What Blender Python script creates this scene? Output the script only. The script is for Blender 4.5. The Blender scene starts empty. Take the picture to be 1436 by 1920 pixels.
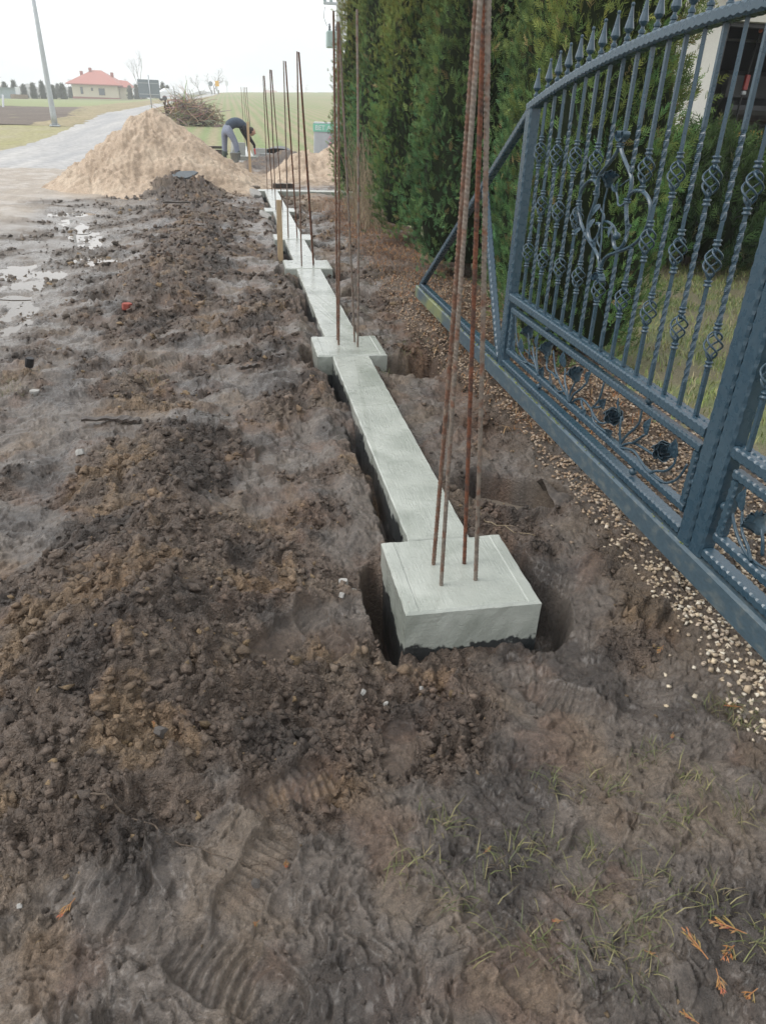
import bpy, math, random
import numpy as np
from mathutils import Vector, Matrix

SC = bpy.context.scene
COL = SC.collection
R = math.radians
random.seed(7)
RNG = np.random.default_rng(11)

# ------------------------------------------------------------------ camera
cam_d = bpy.data.cameras.new('camera')
cam = bpy.data.objects.new('camera', cam_d)
COL.objects.link(cam)
SC.camera = cam
PITCH, ROLL, YAW, CAMZ, FPX = 0.520, 0.039, 0.207, 1.472, 1325.0
cy_, sy_, cp_, sp_ = math.cos(YAW), math.sin(YAW), math.cos(PITCH), math.sin(PITCH)
fw = Vector((sy_ * cp_, cy_ * cp_, -sp_))
rt = Vector((cy_, -sy_, 0.0))
up = rt.cross(fw)
r2 = rt * math.cos(ROLL) + up * math.sin(ROLL)
u2 = up * math.cos(ROLL) - rt * math.sin(ROLL)
cam.matrix_world = Matrix(((r2.x, u2.x, -fw.x, 0), (r2.y, u2.y, -fw.y, 0), (r2.z, u2.z, -fw.z, CAMZ), (0, 0, 0, 1)))
cam_d.sensor_fit = 'VERTICAL'
cam_d.sensor_height = 36.0
cam_d.lens = FPX / 1920.0 * 36.0
cam_d.clip_start = 0.05
cam_d.clip_end = 6000

# ------------------------------------------------------------------ sky, sun, exposure
SUN_EL, SUN_AZ = R(48), R(-88)            # azimuth from +Y, towards -X
world = bpy.data.worlds.new('World')
SC.world = world
world.use_nodes = True
wn, wl = world.node_tree.nodes, world.node_tree.links
wn.clear()
w_out = wn.new('ShaderNodeOutputWorld')
w_bg = wn.new('ShaderNodeBackground')
w_bg.inputs['Strength'].default_value = 0.12
w_sky = wn.new('ShaderNodeTexSky')
w_sky.sky_type = 'NISHITA'
w_sky.sun_disc = False
w_sky.sun_elevation = SUN_EL
w_sky.sun_rotation = SUN_AZ
w_sky.dust_density = 4.0
w_hs = wn.new('ShaderNodeHueSaturation')
w_hs.inputs['Saturation'].default_value = 0.15
w_co = wn.new('ShaderNodeTexCoord')
w_mp = wn.new('ShaderNodeMapping')
w_mp.inputs['Scale'].default_value = (1.2, 1.2, 4.5)
w_no = wn.new('ShaderNodeTexNoise')
w_no.inputs['Scale'].default_value = 1.7
w_no.inputs['Detail'].default_value = 6
w_rp = wn.new('ShaderNodeValToRGB')
w_rp.color_ramp.elements[0].position = 0.36
w_rp.color_ramp.elements[0].color = (7.3, 7.7, 8.1, 1)
w_rp.color_ramp.elements[1].position = 0.64
w_rp.color_ramp.elements[1].color = (11.4, 11.5, 11.6, 1)
w_mx = wn.new('ShaderNodeMixRGB')
w_mx.inputs['Fac'].default_value = 0.9
wl.new(w_co.outputs['Generated'], w_mp.inputs['Vector'])
wl.new(w_mp.outputs['Vector'], w_no.inputs['Vector'])
wl.new(w_no.outputs['Fac'], w_rp.inputs['Fac'])
wl.new(w_sky.outputs['Color'], w_hs.inputs['Color'])
wl.new(w_hs.outputs['Color'], w_mx.inputs['Color1'])
wl.new(w_rp.outputs['Color'], w_mx.inputs['Color2'])
wl.new(w_mx.outputs['Color'], w_bg.inputs['Color'])
wl.new(w_bg.outputs['Background'], w_out.inputs['Surface'])

sun_d = bpy.data.lights.new('sun', 'SUN')
sun_d.energy = 1.5
sun_d.angle = R(28)
sun_d.color = (1.0, 0.97, 0.93)
sun = bpy.data.objects.new('sun', sun_d)
COL.objects.link(sun)
sdir = Vector((math.sin(SUN_AZ) * math.cos(SUN_EL), math.cos(SUN_AZ) * math.cos(SUN_EL), math.sin(SUN_EL)))
sun.rotation_euler = sdir.to_track_quat('Z', 'Y').to_euler()

vs = SC.view_settings
vs.view_transform = 'Standard'
vs.look = 'None'
vs.exposure = 0.34
vs.gamma = 1.0
vs.use_curve_mapping = False
SC.render.engine = 'CYCLES'
SC.cycles.max_bounces = 6
SC.cycles.diffuse_bounces = 3
SC.cycles.glossy_bounces = 3
SC.cycles.transparent_max_bounces = 6
SC.cycles.volume_bounces = 1

# ------------------------------------------------------------------ noise (numpy)
_ga = np.linspace(0, 2 * np.pi, 256, endpoint=False)
_gx, _gy = np.cos(_ga).astype(np.float32), np.sin(_ga).astype(np.float32)


def _hash(ix, iy, s):
    n = (ix * 374761393 + iy * 668265263 + s * 974634777) & 0xffffffff
    n = ((n ^ (n >> 13)) * 1274126177) & 0xffffffff
    return n ^ (n >> 16)


def P2(x, y, s=0):
    fx, fy = np.floor(x), np.floor(y)
    ix, iy = fx.astype(np.int64), fy.astype(np.int64)
    dx, dy = (x - fx), (y - fy)
    u = dx * dx * dx * (dx * (dx * 6 - 15) + 10)
    v = dy * dy * dy * (dy * (dy * 6 - 15) + 10)

    def g(a, b):
        h = _hash(ix + a, iy + b, s) & 255
        return _gx[h] * (dx - a) + _gy[h] * (dy - b)
    n0 = g(0, 0) * (1 - u) + g(1, 0) * u
    n1 = g(0, 1) * (1 - u) + g(1, 1) * u
    return (n0 * (1 - v) + n1 * v) * 1.5


def fbm(x, y, o=3, s=0, gain=0.5):
    a, t, f = 1.0, 0.0, 1.0
    for i in range(o):
        t = t + a * P2(x * f + 13.7 * i, y * f - 7.1 * i, s + i)
        a *= gain
        f *= 2.03
    return t


def worley(x, y, s=0, jit=0.95):
    """distance to the nearest point, that point's random number and the gap to the second nearest"""
    fx, fy = np.floor(x), np.floor(y)
    ix, iy = fx.astype(np.int64), fy.astype(np.int64)
    best = np.full(x.shape, 9.0)
    b2 = np.full(x.shape, 9.0)
    rnd = np.zeros(x.shape)
    for a in (-1, 0, 1):
        for b in (-1, 0, 1):
            h = _hash(ix + a, iy + b, s)
            px = fx + a + 0.5 + ((h & 1023) / 1023.0 - 0.5) * jit
            py = fy + b + 0.5 + (((h >> 10) & 1023) / 1023.0 - 0.5) * jit
            d = (px - x) ** 2 + (py - y) ** 2
            m = d < best
            b2 = np.where(m, best, np.minimum(b2, d))
            rnd = np.where(m, ((h >> 20) & 1023) / 1023.0, rnd)
            best = np.where(m, d, best)
    return np.sqrt(best), rnd, np.sqrt(b2) - np.sqrt(best)


def ss(a, b, x):
    t = np.clip((x - a) / (b - a), 0, 1)
    return t * t * (3 - 2 * t)


def gau(x, y, cx, cy, rx, ry):
    return np.exp(-((x - cx) / rx) ** 2 - ((y - cy) / ry) ** 2)


# ------------------------------------------------------------------ mesh helpers
class MB:
    """collects geometry (world or local coordinates) for ONE mesh object"""

    def __init__(self):
        self.v, self.f, self.c = [], [], []

    def add(self, vs_, fs_, col=None):
        n = len(self.v)
        self.v.extend([tuple(p) for p in vs_])
        self.f.extend([tuple(i + n for i in f) for f in fs_])
        if col is not None:
            self.c.extend([col] * len(vs_))
        return self

    def box(self, c, s, rz=0.0, ry=0.0, rx=0.0, bev=0.0, col=None):
        hx, hy, hz = s[0] / 2, s[1] / 2, s[2] / 2
        m = Matrix.Rotation(rz, 3, 'Z') @ Matrix.Rotation(ry, 3, 'Y') @ Matrix.Rotation(rx, 3, 'X')
        if bev <= 0:
            pts = [(x, y, z) for z in (-hz, hz) for x, y in ((-hx, -hy), (hx, -hy), (hx, hy), (-hx, hy))]
            fs_ = [(3, 2, 1, 0), (4, 5, 6, 7), (0, 1, 5, 4), (1, 2, 6, 5), (2, 3, 7, 6), (3, 0, 4, 7)]
        else:
            b = min(bev, hx * .9, hy * .9, hz * .9)
            ring = [(-hx + b, -hy), (hx - b, -hy), (hx, -hy + b), (hx, hy - b), (hx - b, hy), (-hx + b, hy), (-hx, hy - b), (-hx, -hy + b)]
            inn = [(max(-hx + b, min(hx - b, x)), max(-hy + b, min(hy - b, y))) for x, y in ring]
            pts = [(x, y, -hz) for x, y in inn] + [(x, y, -hz + b) for x, y in ring] + [(x, y, hz - b) for x, y in ring] + [(x, y, hz) for x, y in inn]
            fs_ = [tuple(range(7, -1, -1)), tuple(range(24, 32))]
            for k in range(3):
                for i in range(8):
                    j = (i + 1) % 8
                    fs_.append((k * 8 + i, k * 8 + j, k * 8 + 8 + j, k * 8 + 8 + i))
        self.add([tuple(m @ Vector(p) + Vector(c)) for p in pts], fs_, col)
        return self

    def loft(self, rings, closed=False, caps=True, col=None):
        n, k = len(rings), len(rings[0])
        vs_ = [p for r in rings for p in r]
        fs_ = []
        for i in range(n if closed else n - 1):
            a, b = i * k, ((i + 1) % n) * k
            for j in range(k):
                j2 = (j + 1) % k
                fs_.append((a + j, a + j2, b + j2, b + j))
        if caps and not closed:
            fs_.append(tuple(range(k - 1, -1, -1)))
            fs_.append(tuple((n - 1) * k + j for j in range(k)))
        return self.add(vs_, fs_, col)

    def tube(self, pts, rad, seg=6, caps=True, col=None, flat=1.0, upv=None):
        pts = [Vector(p) for p in pts]
        n = len(pts)
        rad = rad if isinstance(rad, (list, tuple)) else [rad] * n
        rings, prev = [], None
        for i, p in enumerate(pts):
            t = (pts[min(i + 1, n - 1)] - pts[max(i - 1, 0)])
            if t.length < 1e-9:
                t = Vector((0, 0, 1))
            t.normalize()
            if upv is not None:
                a = Vector(upv) - t * t.dot(Vector(upv))
            elif prev is None:
                a = Vector((1, 0, 0)) if abs(t.x) < 0.8 else Vector((0, 1, 0))
                a = a - t * t.dot(a)
            else:
                a = prev - t * t.dot(prev)
            if a.length < 1e-6:
                a = t.orthogonal()
            a.normalize()
            prev = a
            b = t.cross(a)
            rings.append([tuple(p + a * (rad[i] * math.cos(2 * math.pi * j / seg)) + b * (flat * rad[i] * math.sin(2 * math.pi * j / seg))) for j in range(seg)])
        return self.loft(rings, caps=caps, col=col)

    def lathe(self, prof, c=(0, 0, 0), seg=10, rot=0.0, col=None):
        rings = [[(c[0] + r * math.cos(rot + 2 * math.pi * j / seg), c[1] + r * math.sin(rot + 2 * math.pi * j / seg), c[2] + z) for j in range(seg)] for r, z in prof]
        return self.loft(rings, col=col)

    def ball(self, c, r, seg=10, n=6, sc=(1, 1, 1), col=None):
        prof = [(max(1e-4, math.sin(math.pi * i / n)), -math.cos(math.pi * i / n)) for i in range(n + 1)]
        rings = [[(c[0] + r * sc[0] * q * math.cos(2 * math.pi * j / seg), c[1] + r * sc[1] * q * math.sin(2 * math.pi * j / seg), c[2] + r * sc[2] * z) for j in range(seg)] for q, z in prof]
        return self.loft(rings, col=col)

    def mesh(self, name, mat_, smooth=False):
        me = bpy.data.meshes.new(name)
        me.from_pydata(self.v, [], self.f)
        if self.c:
            at = me.color_attributes.new('tint', 'FLOAT_COLOR', 'POINT')
            arr = np.ones((len(self.v), 4), np.float32)
            arr[:, :3] = np.array(self.c, np.float32)[:, :3]
            at.data.foreach_set('color', arr.ravel())
        if smooth:
            me.shade_smooth()
        if mat_ is not None:
            me.materials.append(mat_)
        me.update()
        return me

    def build(self, name, mat_, parent=None, smooth=False, local=False):
        if parent is not None and not local:
            b = base_of(parent)
            self.v = [(p[0] - b[0], p[1] - b[1], p[2] - b[2]) for p in self.v]
        return link(name, self.mesh(name, mat_, smooth), parent)


def base_of(o):
    while o.parent is not None:
        o = o.parent
    return o.location


def link(name, me, parent=None, loc=None, rot=None, scale=None):
    o = bpy.data.objects.new(name, me)
    COL.objects.link(o)
    o.parent = parent
    if loc is not None:
        o.location = loc
    if rot is not None:
        o.rotation_euler = rot
    if scale is not None:
        o.scale = (scale,) * 3 if isinstance(scale, (int, float)) else scale
    return o


def np_mesh(name, V, F, mat_, col=None, smooth=False, crumb=None):
    """V (n,3), F (m,k) numpy arrays -> mesh"""
    me = bpy.data.meshes.new(name)
    V = np.ascontiguousarray(V, np.float32)
    F = np.ascontiguousarray(F, np.int32)
    k = F.shape[1]
    me.vertices.add(len(V))
    me.vertices.foreach_set('co', V.ravel())
    me.loops.add(F.size)
    me.loops.foreach_set('vertex_index', F.ravel())
    me.polygons.add(len(F))
    me.polygons.foreach_set('loop_start', np.arange(0, F.size, k, dtype=np.int32))
    me.polygons.foreach_set('loop_total', np.full(len(F), k, np.int32))
    if smooth:
        me.polygons.foreach_set('use_smooth', np.ones(len(F), bool))
    me.update(calc_edges=True)
    if col is not None:
        at = me.color_attributes.new('tint', 'FLOAT_COLOR', 'POINT')
        arr = np.ones((len(V), 4), np.float32)
        arr[:, :col.shape[1]] = col
        at.data.foreach_set('color', arr.ravel())
    if crumb is not None:
        at = me.attributes.new('crumb', 'FLOAT', 'POINT')
        at.data.foreach_set('value', np.ascontiguousarray(crumb, np.float32))
    me.materials.append(mat_)
    return me


def tag(o, label=None, cat=None, group=None, kind=None):
    if label:
        o['label'] = label
    if cat:
        o['category'] = cat
    if group:
        o['group'] = group
    if kind:
        o['kind'] = kind
    return o


def thing(name, label, cat, loc=(0, 0, 0), rz=0.0, group=None):
    o = bpy.data.objects.new(name, None)
    COL.objects.link(o)
    o.location = loc
    o.rotation_euler = (0, 0, rz)
    o.empty_display_size = 0.1
    return tag(o, label, cat, group)


def copy_tree(o, parent=None):
    c = o.copy()
    COL.objects.link(c)
    if parent is not None:
        c.parent = parent
    for ch in list(o.children):
        copy_tree(ch, c)
    return c


# ------------------------------------------------------------------ materials
def mat(name, color, rough=0.6, var=0.25, vscale=8.0, bump=0.0, bscale=60.0, attr=False, metal=0.0, spec=0.5,
        stretch=(1, 1, 1), color2=None, thr=None, bdist=0.01, detail=4.0, emit=None, rough_var=0.0):
    m = bpy.data.materials.new(name)
    m.use_nodes = True
    n, l = m.node_tree.nodes, m.node_tree.links
    b = n['Principled BSDF']
    b.inputs['Roughness'].default_value = rough
    b.inputs['Metallic'].default_value = metal
    b.inputs['Specular IOR Level'].default_value = spec
    tc = n.new('ShaderNodeTexCoord')
    mp = n.new('ShaderNodeMapping')
    mp.inputs['Scale'].default_value = stretch
    l.new(tc.outputs['Object'], mp.inputs['Vector'])
    no = n.new('ShaderNodeTexNoise')
    no.inputs['Scale'].default_value = vscale
    no.inputs['Detail'].default_value = detail
    l.new(mp.outputs['Vector'], no.inputs['Vector'])
    if attr:
        base = n.new('ShaderNodeAttribute')
        base.attribute_name = 'tint'
        src = base.outputs['Color']
    else:
        base = n.new('ShaderNodeRGB')
        base.outputs[0].default_value = (*color, 1)
        src = base.outputs[0]
    if color2 is not None:
        r0 = n.new('ShaderNodeMapRange')
        r0.inputs['From Min'].default_value = thr[0]
        r0.inputs['From Max'].default_value = thr[1]
        l.new(no.outputs['Fac'], r0.inputs['Value'])
        mx = n.new('ShaderNodeMixRGB')
        mx.inputs['Color2'].default_value = (*color2, 1)
        l.new(r0.outputs['Result'], mx.inputs['Fac'])
        l.new(src, mx.inputs['Color1'])
        src = mx.outputs['Color']
    no2 = n.new('ShaderNodeTexNoise')
    no2.inputs['Scale'].default_value = vscale * 3.1
    no2.inputs['Detail'].default_value = detail
    l.new(mp.outputs['Vector'], no2.inputs['Vector'])
    r1 = n.new('ShaderNodeMapRange')
    r1.inputs['From Min'].default_value = 0.25
    r1.inputs['From Max'].default_value = 0.75
    r1.inputs['To Min'].default_value = 1 - var
    r1.inputs['To Max'].default_value = 1 + var
    l.new(no2.outputs['Fac'], r1.inputs['Value'])
    mu = n.new('ShaderNodeMixRGB')
    mu.blend_type = 'MULTIPLY'
    mu.inputs['Fac'].default_value = 1
    l.new(src, mu.inputs['Color1'])
    l.new(r1.outputs['Result'], mu.inputs['Color2'])
    l.new(mu.outputs['Color'], b.inputs['Base Color'])
    if rough_var:
        r2_ = n.new('ShaderNodeMapRange')
        r2_.inputs['From Min'].default_value = 0.3
        r2_.inputs['From Max'].default_value = 0.7
        r2_.inputs['To Min'].default_value = rough - rough_var
        r2_.inputs['To Max'].default_value = rough + rough_var
        l.new(no.outputs['Fac'], r2_.inputs['Value'])
        l.new(r2_.outputs['Result'], b.inputs['Roughness'])
    if bump:
        nb = n.new('ShaderNodeTexNoise')
        nb.inputs['Scale'].default_value = bscale
        nb.inputs['Detail'].default_value = 5
        l.new(mp.outputs['Vector'], nb.inputs['Vector'])
        bu = n.new('ShaderNodeBump')
        bu.inputs['Strength'].default_value = bump
        bu.inputs['Distance'].default_value = bdist
        l.new(nb.outputs['Fac'], bu.inputs['Height'])
        l.new(bu.outputs['Normal'], b.inputs['Normal'])
    if emit:
        b.inputs['Emission Color'].default_value = (*color, 1)
        b.inputs['Emission Strength'].default_value = emit
    m.diffuse_color = (*color, 1)
    return m


M = {}
M['rust'] = mat('rusty_steel', (.13, .062, .038), .75, .45, 30, .3, 300, color2=(.17, .13, .10), thr=(.45, .65), bdist=.002)
M['rust_red'] = mat('red_rust_steel', (.15, .055, .028), .8, .4, 30, .3, 300, color2=(.08, .045, .034), thr=(.48, .62), bdist=.002)
M['steel_grey'] = mat('dull_steel', (.17, .14, .115), .5, .35, 25, .25, 300, color2=(.16, .075, .045), thr=(.5, .68), bdist=.002)
M['wood'] = mat('raw_timber', (.46, .34, .21), .8, .2, 10, .3, 90, stretch=(6, 6, .6), bdist=.003)
M['old_wood'] = mat('weathered_timber', (.17, .14, .11), .85, .3, 8, .4, 60, stretch=(6, .8, 6), bdist=.004)
M['bark'] = mat('thuja_bark', (.10, .075, .055), .9, .35, 12, .6, 60, stretch=(3, 3, .6), bdist=.01)
M['leaf'] = mat('thuja_leaf', (.05, .08, .03), .7, .2, 40, attr=True, spec=.12)
ln_ = M['leaf'].node_tree
lb_ = ln_.nodes['Principled BSDF']
lt_ = ln_.nodes.new('ShaderNodeBsdfTranslucent')
lx_ = ln_.nodes.new('ShaderNodeMixShader')
lx_.inputs['Fac'].default_value = .38
ln_.links.new(lb_.inputs['Base Color'].links[0].from_socket, lt_.inputs['Color'])
ln_.links.new(lb_.outputs['BSDF'], lx_.inputs[1])
ln_.links.new(lt_.outputs['BSDF'], lx_.inputs[2])
ln_.links.new(lx_.outputs['Shader'], ln_.nodes['Material Output'].inputs['Surface'])
M['pebble'] = mat('pebble_stone', (.5, .4, .3), .7, .15, 60, attr=True, spec=.35)
M['blade'] = mat('grass_blade', (.1, .14, .04), .6, .12, 30, attr=True, spec=.3)
M['tint'] = mat('dry_plant', (.3, .15, .06), .75, .2, 60, attr=True, spec=.25)
M['dark'] = mat('painted_shade_black', (.012, .012, .013), .8, .1, 5)  # black that stands for the shade inside the garage


def clods_material(name, bumps=1.0):
    """soil: colour from the 'tint' attribute (its alpha is the wetness), fine grain from noise"""
    m = bpy.data.materials.new(name)
    m.use_nodes = True
    n, l = m.node_tree.nodes, m.node_tree.links
    b = n['Principled BSDF']
    at = n.new('ShaderNodeAttribute')
    at.attribute_name = 'tint'
    tc = n.new('ShaderNodeTexCoord')

    def noise(scale, det=4.0, rough=.6):
        q = n.new('ShaderNodeTexNoise')
        q.inputs['Scale'].default_value = scale
        q.inputs['Detail'].default_value = det
        q.inputs['Roughness'].default_value = rough
        l.new(tc.outputs['Object'], q.inputs['Vector'])
        return q.outputs['Fac']

    def rng(v, a, b_, c, d):
        q = n.new('ShaderNodeMapRange')
        for k, x in zip(('From Min', 'From Max', 'To Min', 'To Max'), (a, b_, c, d)):
            q.inputs[k].default_value = x
        l.new(v, q.inputs['Value'])
        return q.outputs['Result']

    def mth(op, a, b_):
        q = n.new('ShaderNodeMath')
        q.operation = op
        for i, x in enumerate((a, b_)):
            if isinstance(x, (int, float)):
                q.inputs[i].default_value = x
            else:
                l.new(x, q.inputs[i])
        return q.outputs[0]
    f = mth('MULTIPLY', rng(noise(70, 6, .7), .3, .7, .55, 1.40), rng(noise(330, 4, .7), .3, .7, .68, 1.32))
    mu = n.new('ShaderNodeMixRGB')
    mu.blend_type = 'MULTIPLY'
    mu.inputs['Fac'].default_value = 1
    l.new(at.outputs['Color'], mu.inputs['Color1'])
    l.new(f, mu.inputs['Color2'])
    l.new(mu.outputs['Color'], b.inputs['Base Color'])
    ro = mth('ADD', rng(at.outputs['Alpha'], 0, 1, .82, .27), rng(noise(30), .3, .7, -.08, .08))
    l.new(ro, b.inputs['Roughness'])
    b.inputs['Specular IOR Level'].default_value = .5
    l.new(rng(at.outputs['Alpha'], .35, 1, 0, .36 * bumps), b.inputs['Coat Weight'])
    b.inputs['Coat Roughness'].default_value = .29
    at2 = n.new('ShaderNodeAttribute')
    at2.attribute_name = 'crumb'
    wrp = n.new('ShaderNodeTexNoise')
    wrp.inputs['Scale'].default_value = 60
    wrp.inputs['Detail'].default_value = 2
    l.new(tc.outputs['Object'], wrp.inputs['Vector'])
    vm = n.new('ShaderNodeVectorMath')
    vm.operation = 'MULTIPLY_ADD'
    vm.inputs[1].default_value = (.02, .02, .02)
    l.new(wrp.outputs['Color'], vm.inputs[0])
    l.new(tc.outputs['Object'], vm.inputs[2])

    def cells(scale):
        q = n.new('ShaderNodeTexVoronoi')
        q.inputs['Scale'].default_value = scale
        l.new(vm.outputs[0], q.inputs['Vector'])
        return rng(q.outputs['Distance'], 0, .75, 1, 0)
    crm = mth('ADD', mth('MULTIPLY', cells(95), 1.3), mth('MULTIPLY', cells(210), .7))
    crm = mth('MULTIPLY', crm, at2.outputs['Fac'])
    torn = mth('ADD', mth('MULTIPLY', noise(75, 6, .7), 1.5), mth('MULTIPLY', noise(230, 4, .65), .8))
    h = mth('ADD', crm, torn)
    bu = n.new('ShaderNodeBump')
    bu.inputs['Strength'].default_value = .8 * bumps
    bu.inputs['Distance'].default_value = .014
    l.new(h, bu.inputs['Height'])
    l.new(bu.outputs['Normal'], b.inputs['Normal'])
    return m


M['mud'] = clods_material('wet_mud')
M['sand'] = clods_material('heap_sand', .6)
# ================================================================== THE SETTING
XS0, XS1 = 0.586, 0.836                     # edges of the foundation strip
BLOCKS = [(.476, .959, 1.827, 2.281), (.485, .963, 4.646, 5.11), (.475, .960, 7.58, 8.037), (.462, .945, 9.378, 9.80), (.462, .945, 12.036, 12.46)]


def terrain(x, y):
    x, y = np.asarray(x, float), np.asarray(y, float)
    h = np.interp(x * 228 / np.maximum(y, 228), [-120, -69, -48, -18, -8, 0, 30, 80], [-.3, -.1, .7, 1.5, 2.86, 3.55, 4.6, 5.2])
    z = -.06 + h * np.clip((y - 28) / 200, 0, 1)
    # behind the crest the land goes on just under the line of sight
    return np.where(y > 228, 1.47 + (h - 1.53) * (np.maximum(y, 228) / 228) - 2.0 * np.clip((y - 228) / 60, 0, 1), z)


PRINTS = [  # x, y, angle, half length, half width, depth, tread
    (-.10, .80, 2.5, .155, .075, .030, 1), (.04, 1.24, .5, .15, .06, .022, 1), (-.52, 4.5, 1.0, .17, .07, .03, 1),
    (.06, 1.88, .9, .15, .06, .03, 0), (0.0, 2.26, 2.4, .15, .06, .035, 1), (-.66, 6.3, 1.5, .17, .08, .04, 1),
    (.20, 1.93, 2.1, .14, .06, .025, 1), (-.52, 4.9, .6, .16, .07, .03, 1), (-.05, .99, .95, .14, .055, .018, 1),
    (.27, 4.35, 2.2, .15, .06, .025, 1), (-.93, 4.75, 1.9, .15, .06, .025, 1), (.10, 3.3, 1.4, .15, .06, .03, 0),
    (.95, 1.55, 2.6, .14, .055, .02, 1), (.37, 1.42, 1.2, .13, .055, .02, 0), (-.62, 3.6, 2.0, .16, .06, .03, 1),
    (1.13, 3.55, 1.2, .15, .06, .03, 0), (.05, 5.6, .7, .16, .065, .03, 1), (1.12, 2.1, 2.2, .14, .06, .02, 1),
    (.45, .78, 2.0, .14, .055, .015, 1), (.76, .98, .7, .14, .055, .012, 0), (-.32, .62, 1.8, .15, .06, .02, 1),
]
PUDDLES = [  # x, y, rx, ry, turn, level
    (-2.28, 11.35, .15, .60, .35, -.125), (-1.93, 10.3, .20, .85, .25, -.13), (-2.5, 12.35, .35, .28, .1, -.12),
    (-2.1, 7.85, .42, .65, .3, -.14), (-1.95, 6.5, .26, .75, .1, -.145), (-1.17, 6.75, .12, .32, .1, -.145), (-1.55, 8.7, .30, .42, .4, -.14),
]
PITS = [  # x, y, rx, ry, depth, turn
    (.435, 2.06, .055, .22, .30, 0), (1.03, 1.97, .10, .17, .24, -.3), (1.02, 2.2, .06, .2, .14, 0),
    (.44, 4.85, .07, .20, .22, 0), (1.14, 4.66, .20, .21, .27, .2), (.53, 4.62, .10, .05, .16, 0),
    (.43, 7.75, .06, .22, .16, 0), (1.02, 7.6, .08, .2, .18, 0), (1.12, 6.85, .17, .15, .20, .4),
    (1.19, 2.79, .29, .14, .24, -.55), (1.02, 9.5, .09, .25, .14, 0), (1.0, 12.1, .12, .3, .14, 0), (1.4, 13.2, .35, .6, .12, 0),
]


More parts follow.
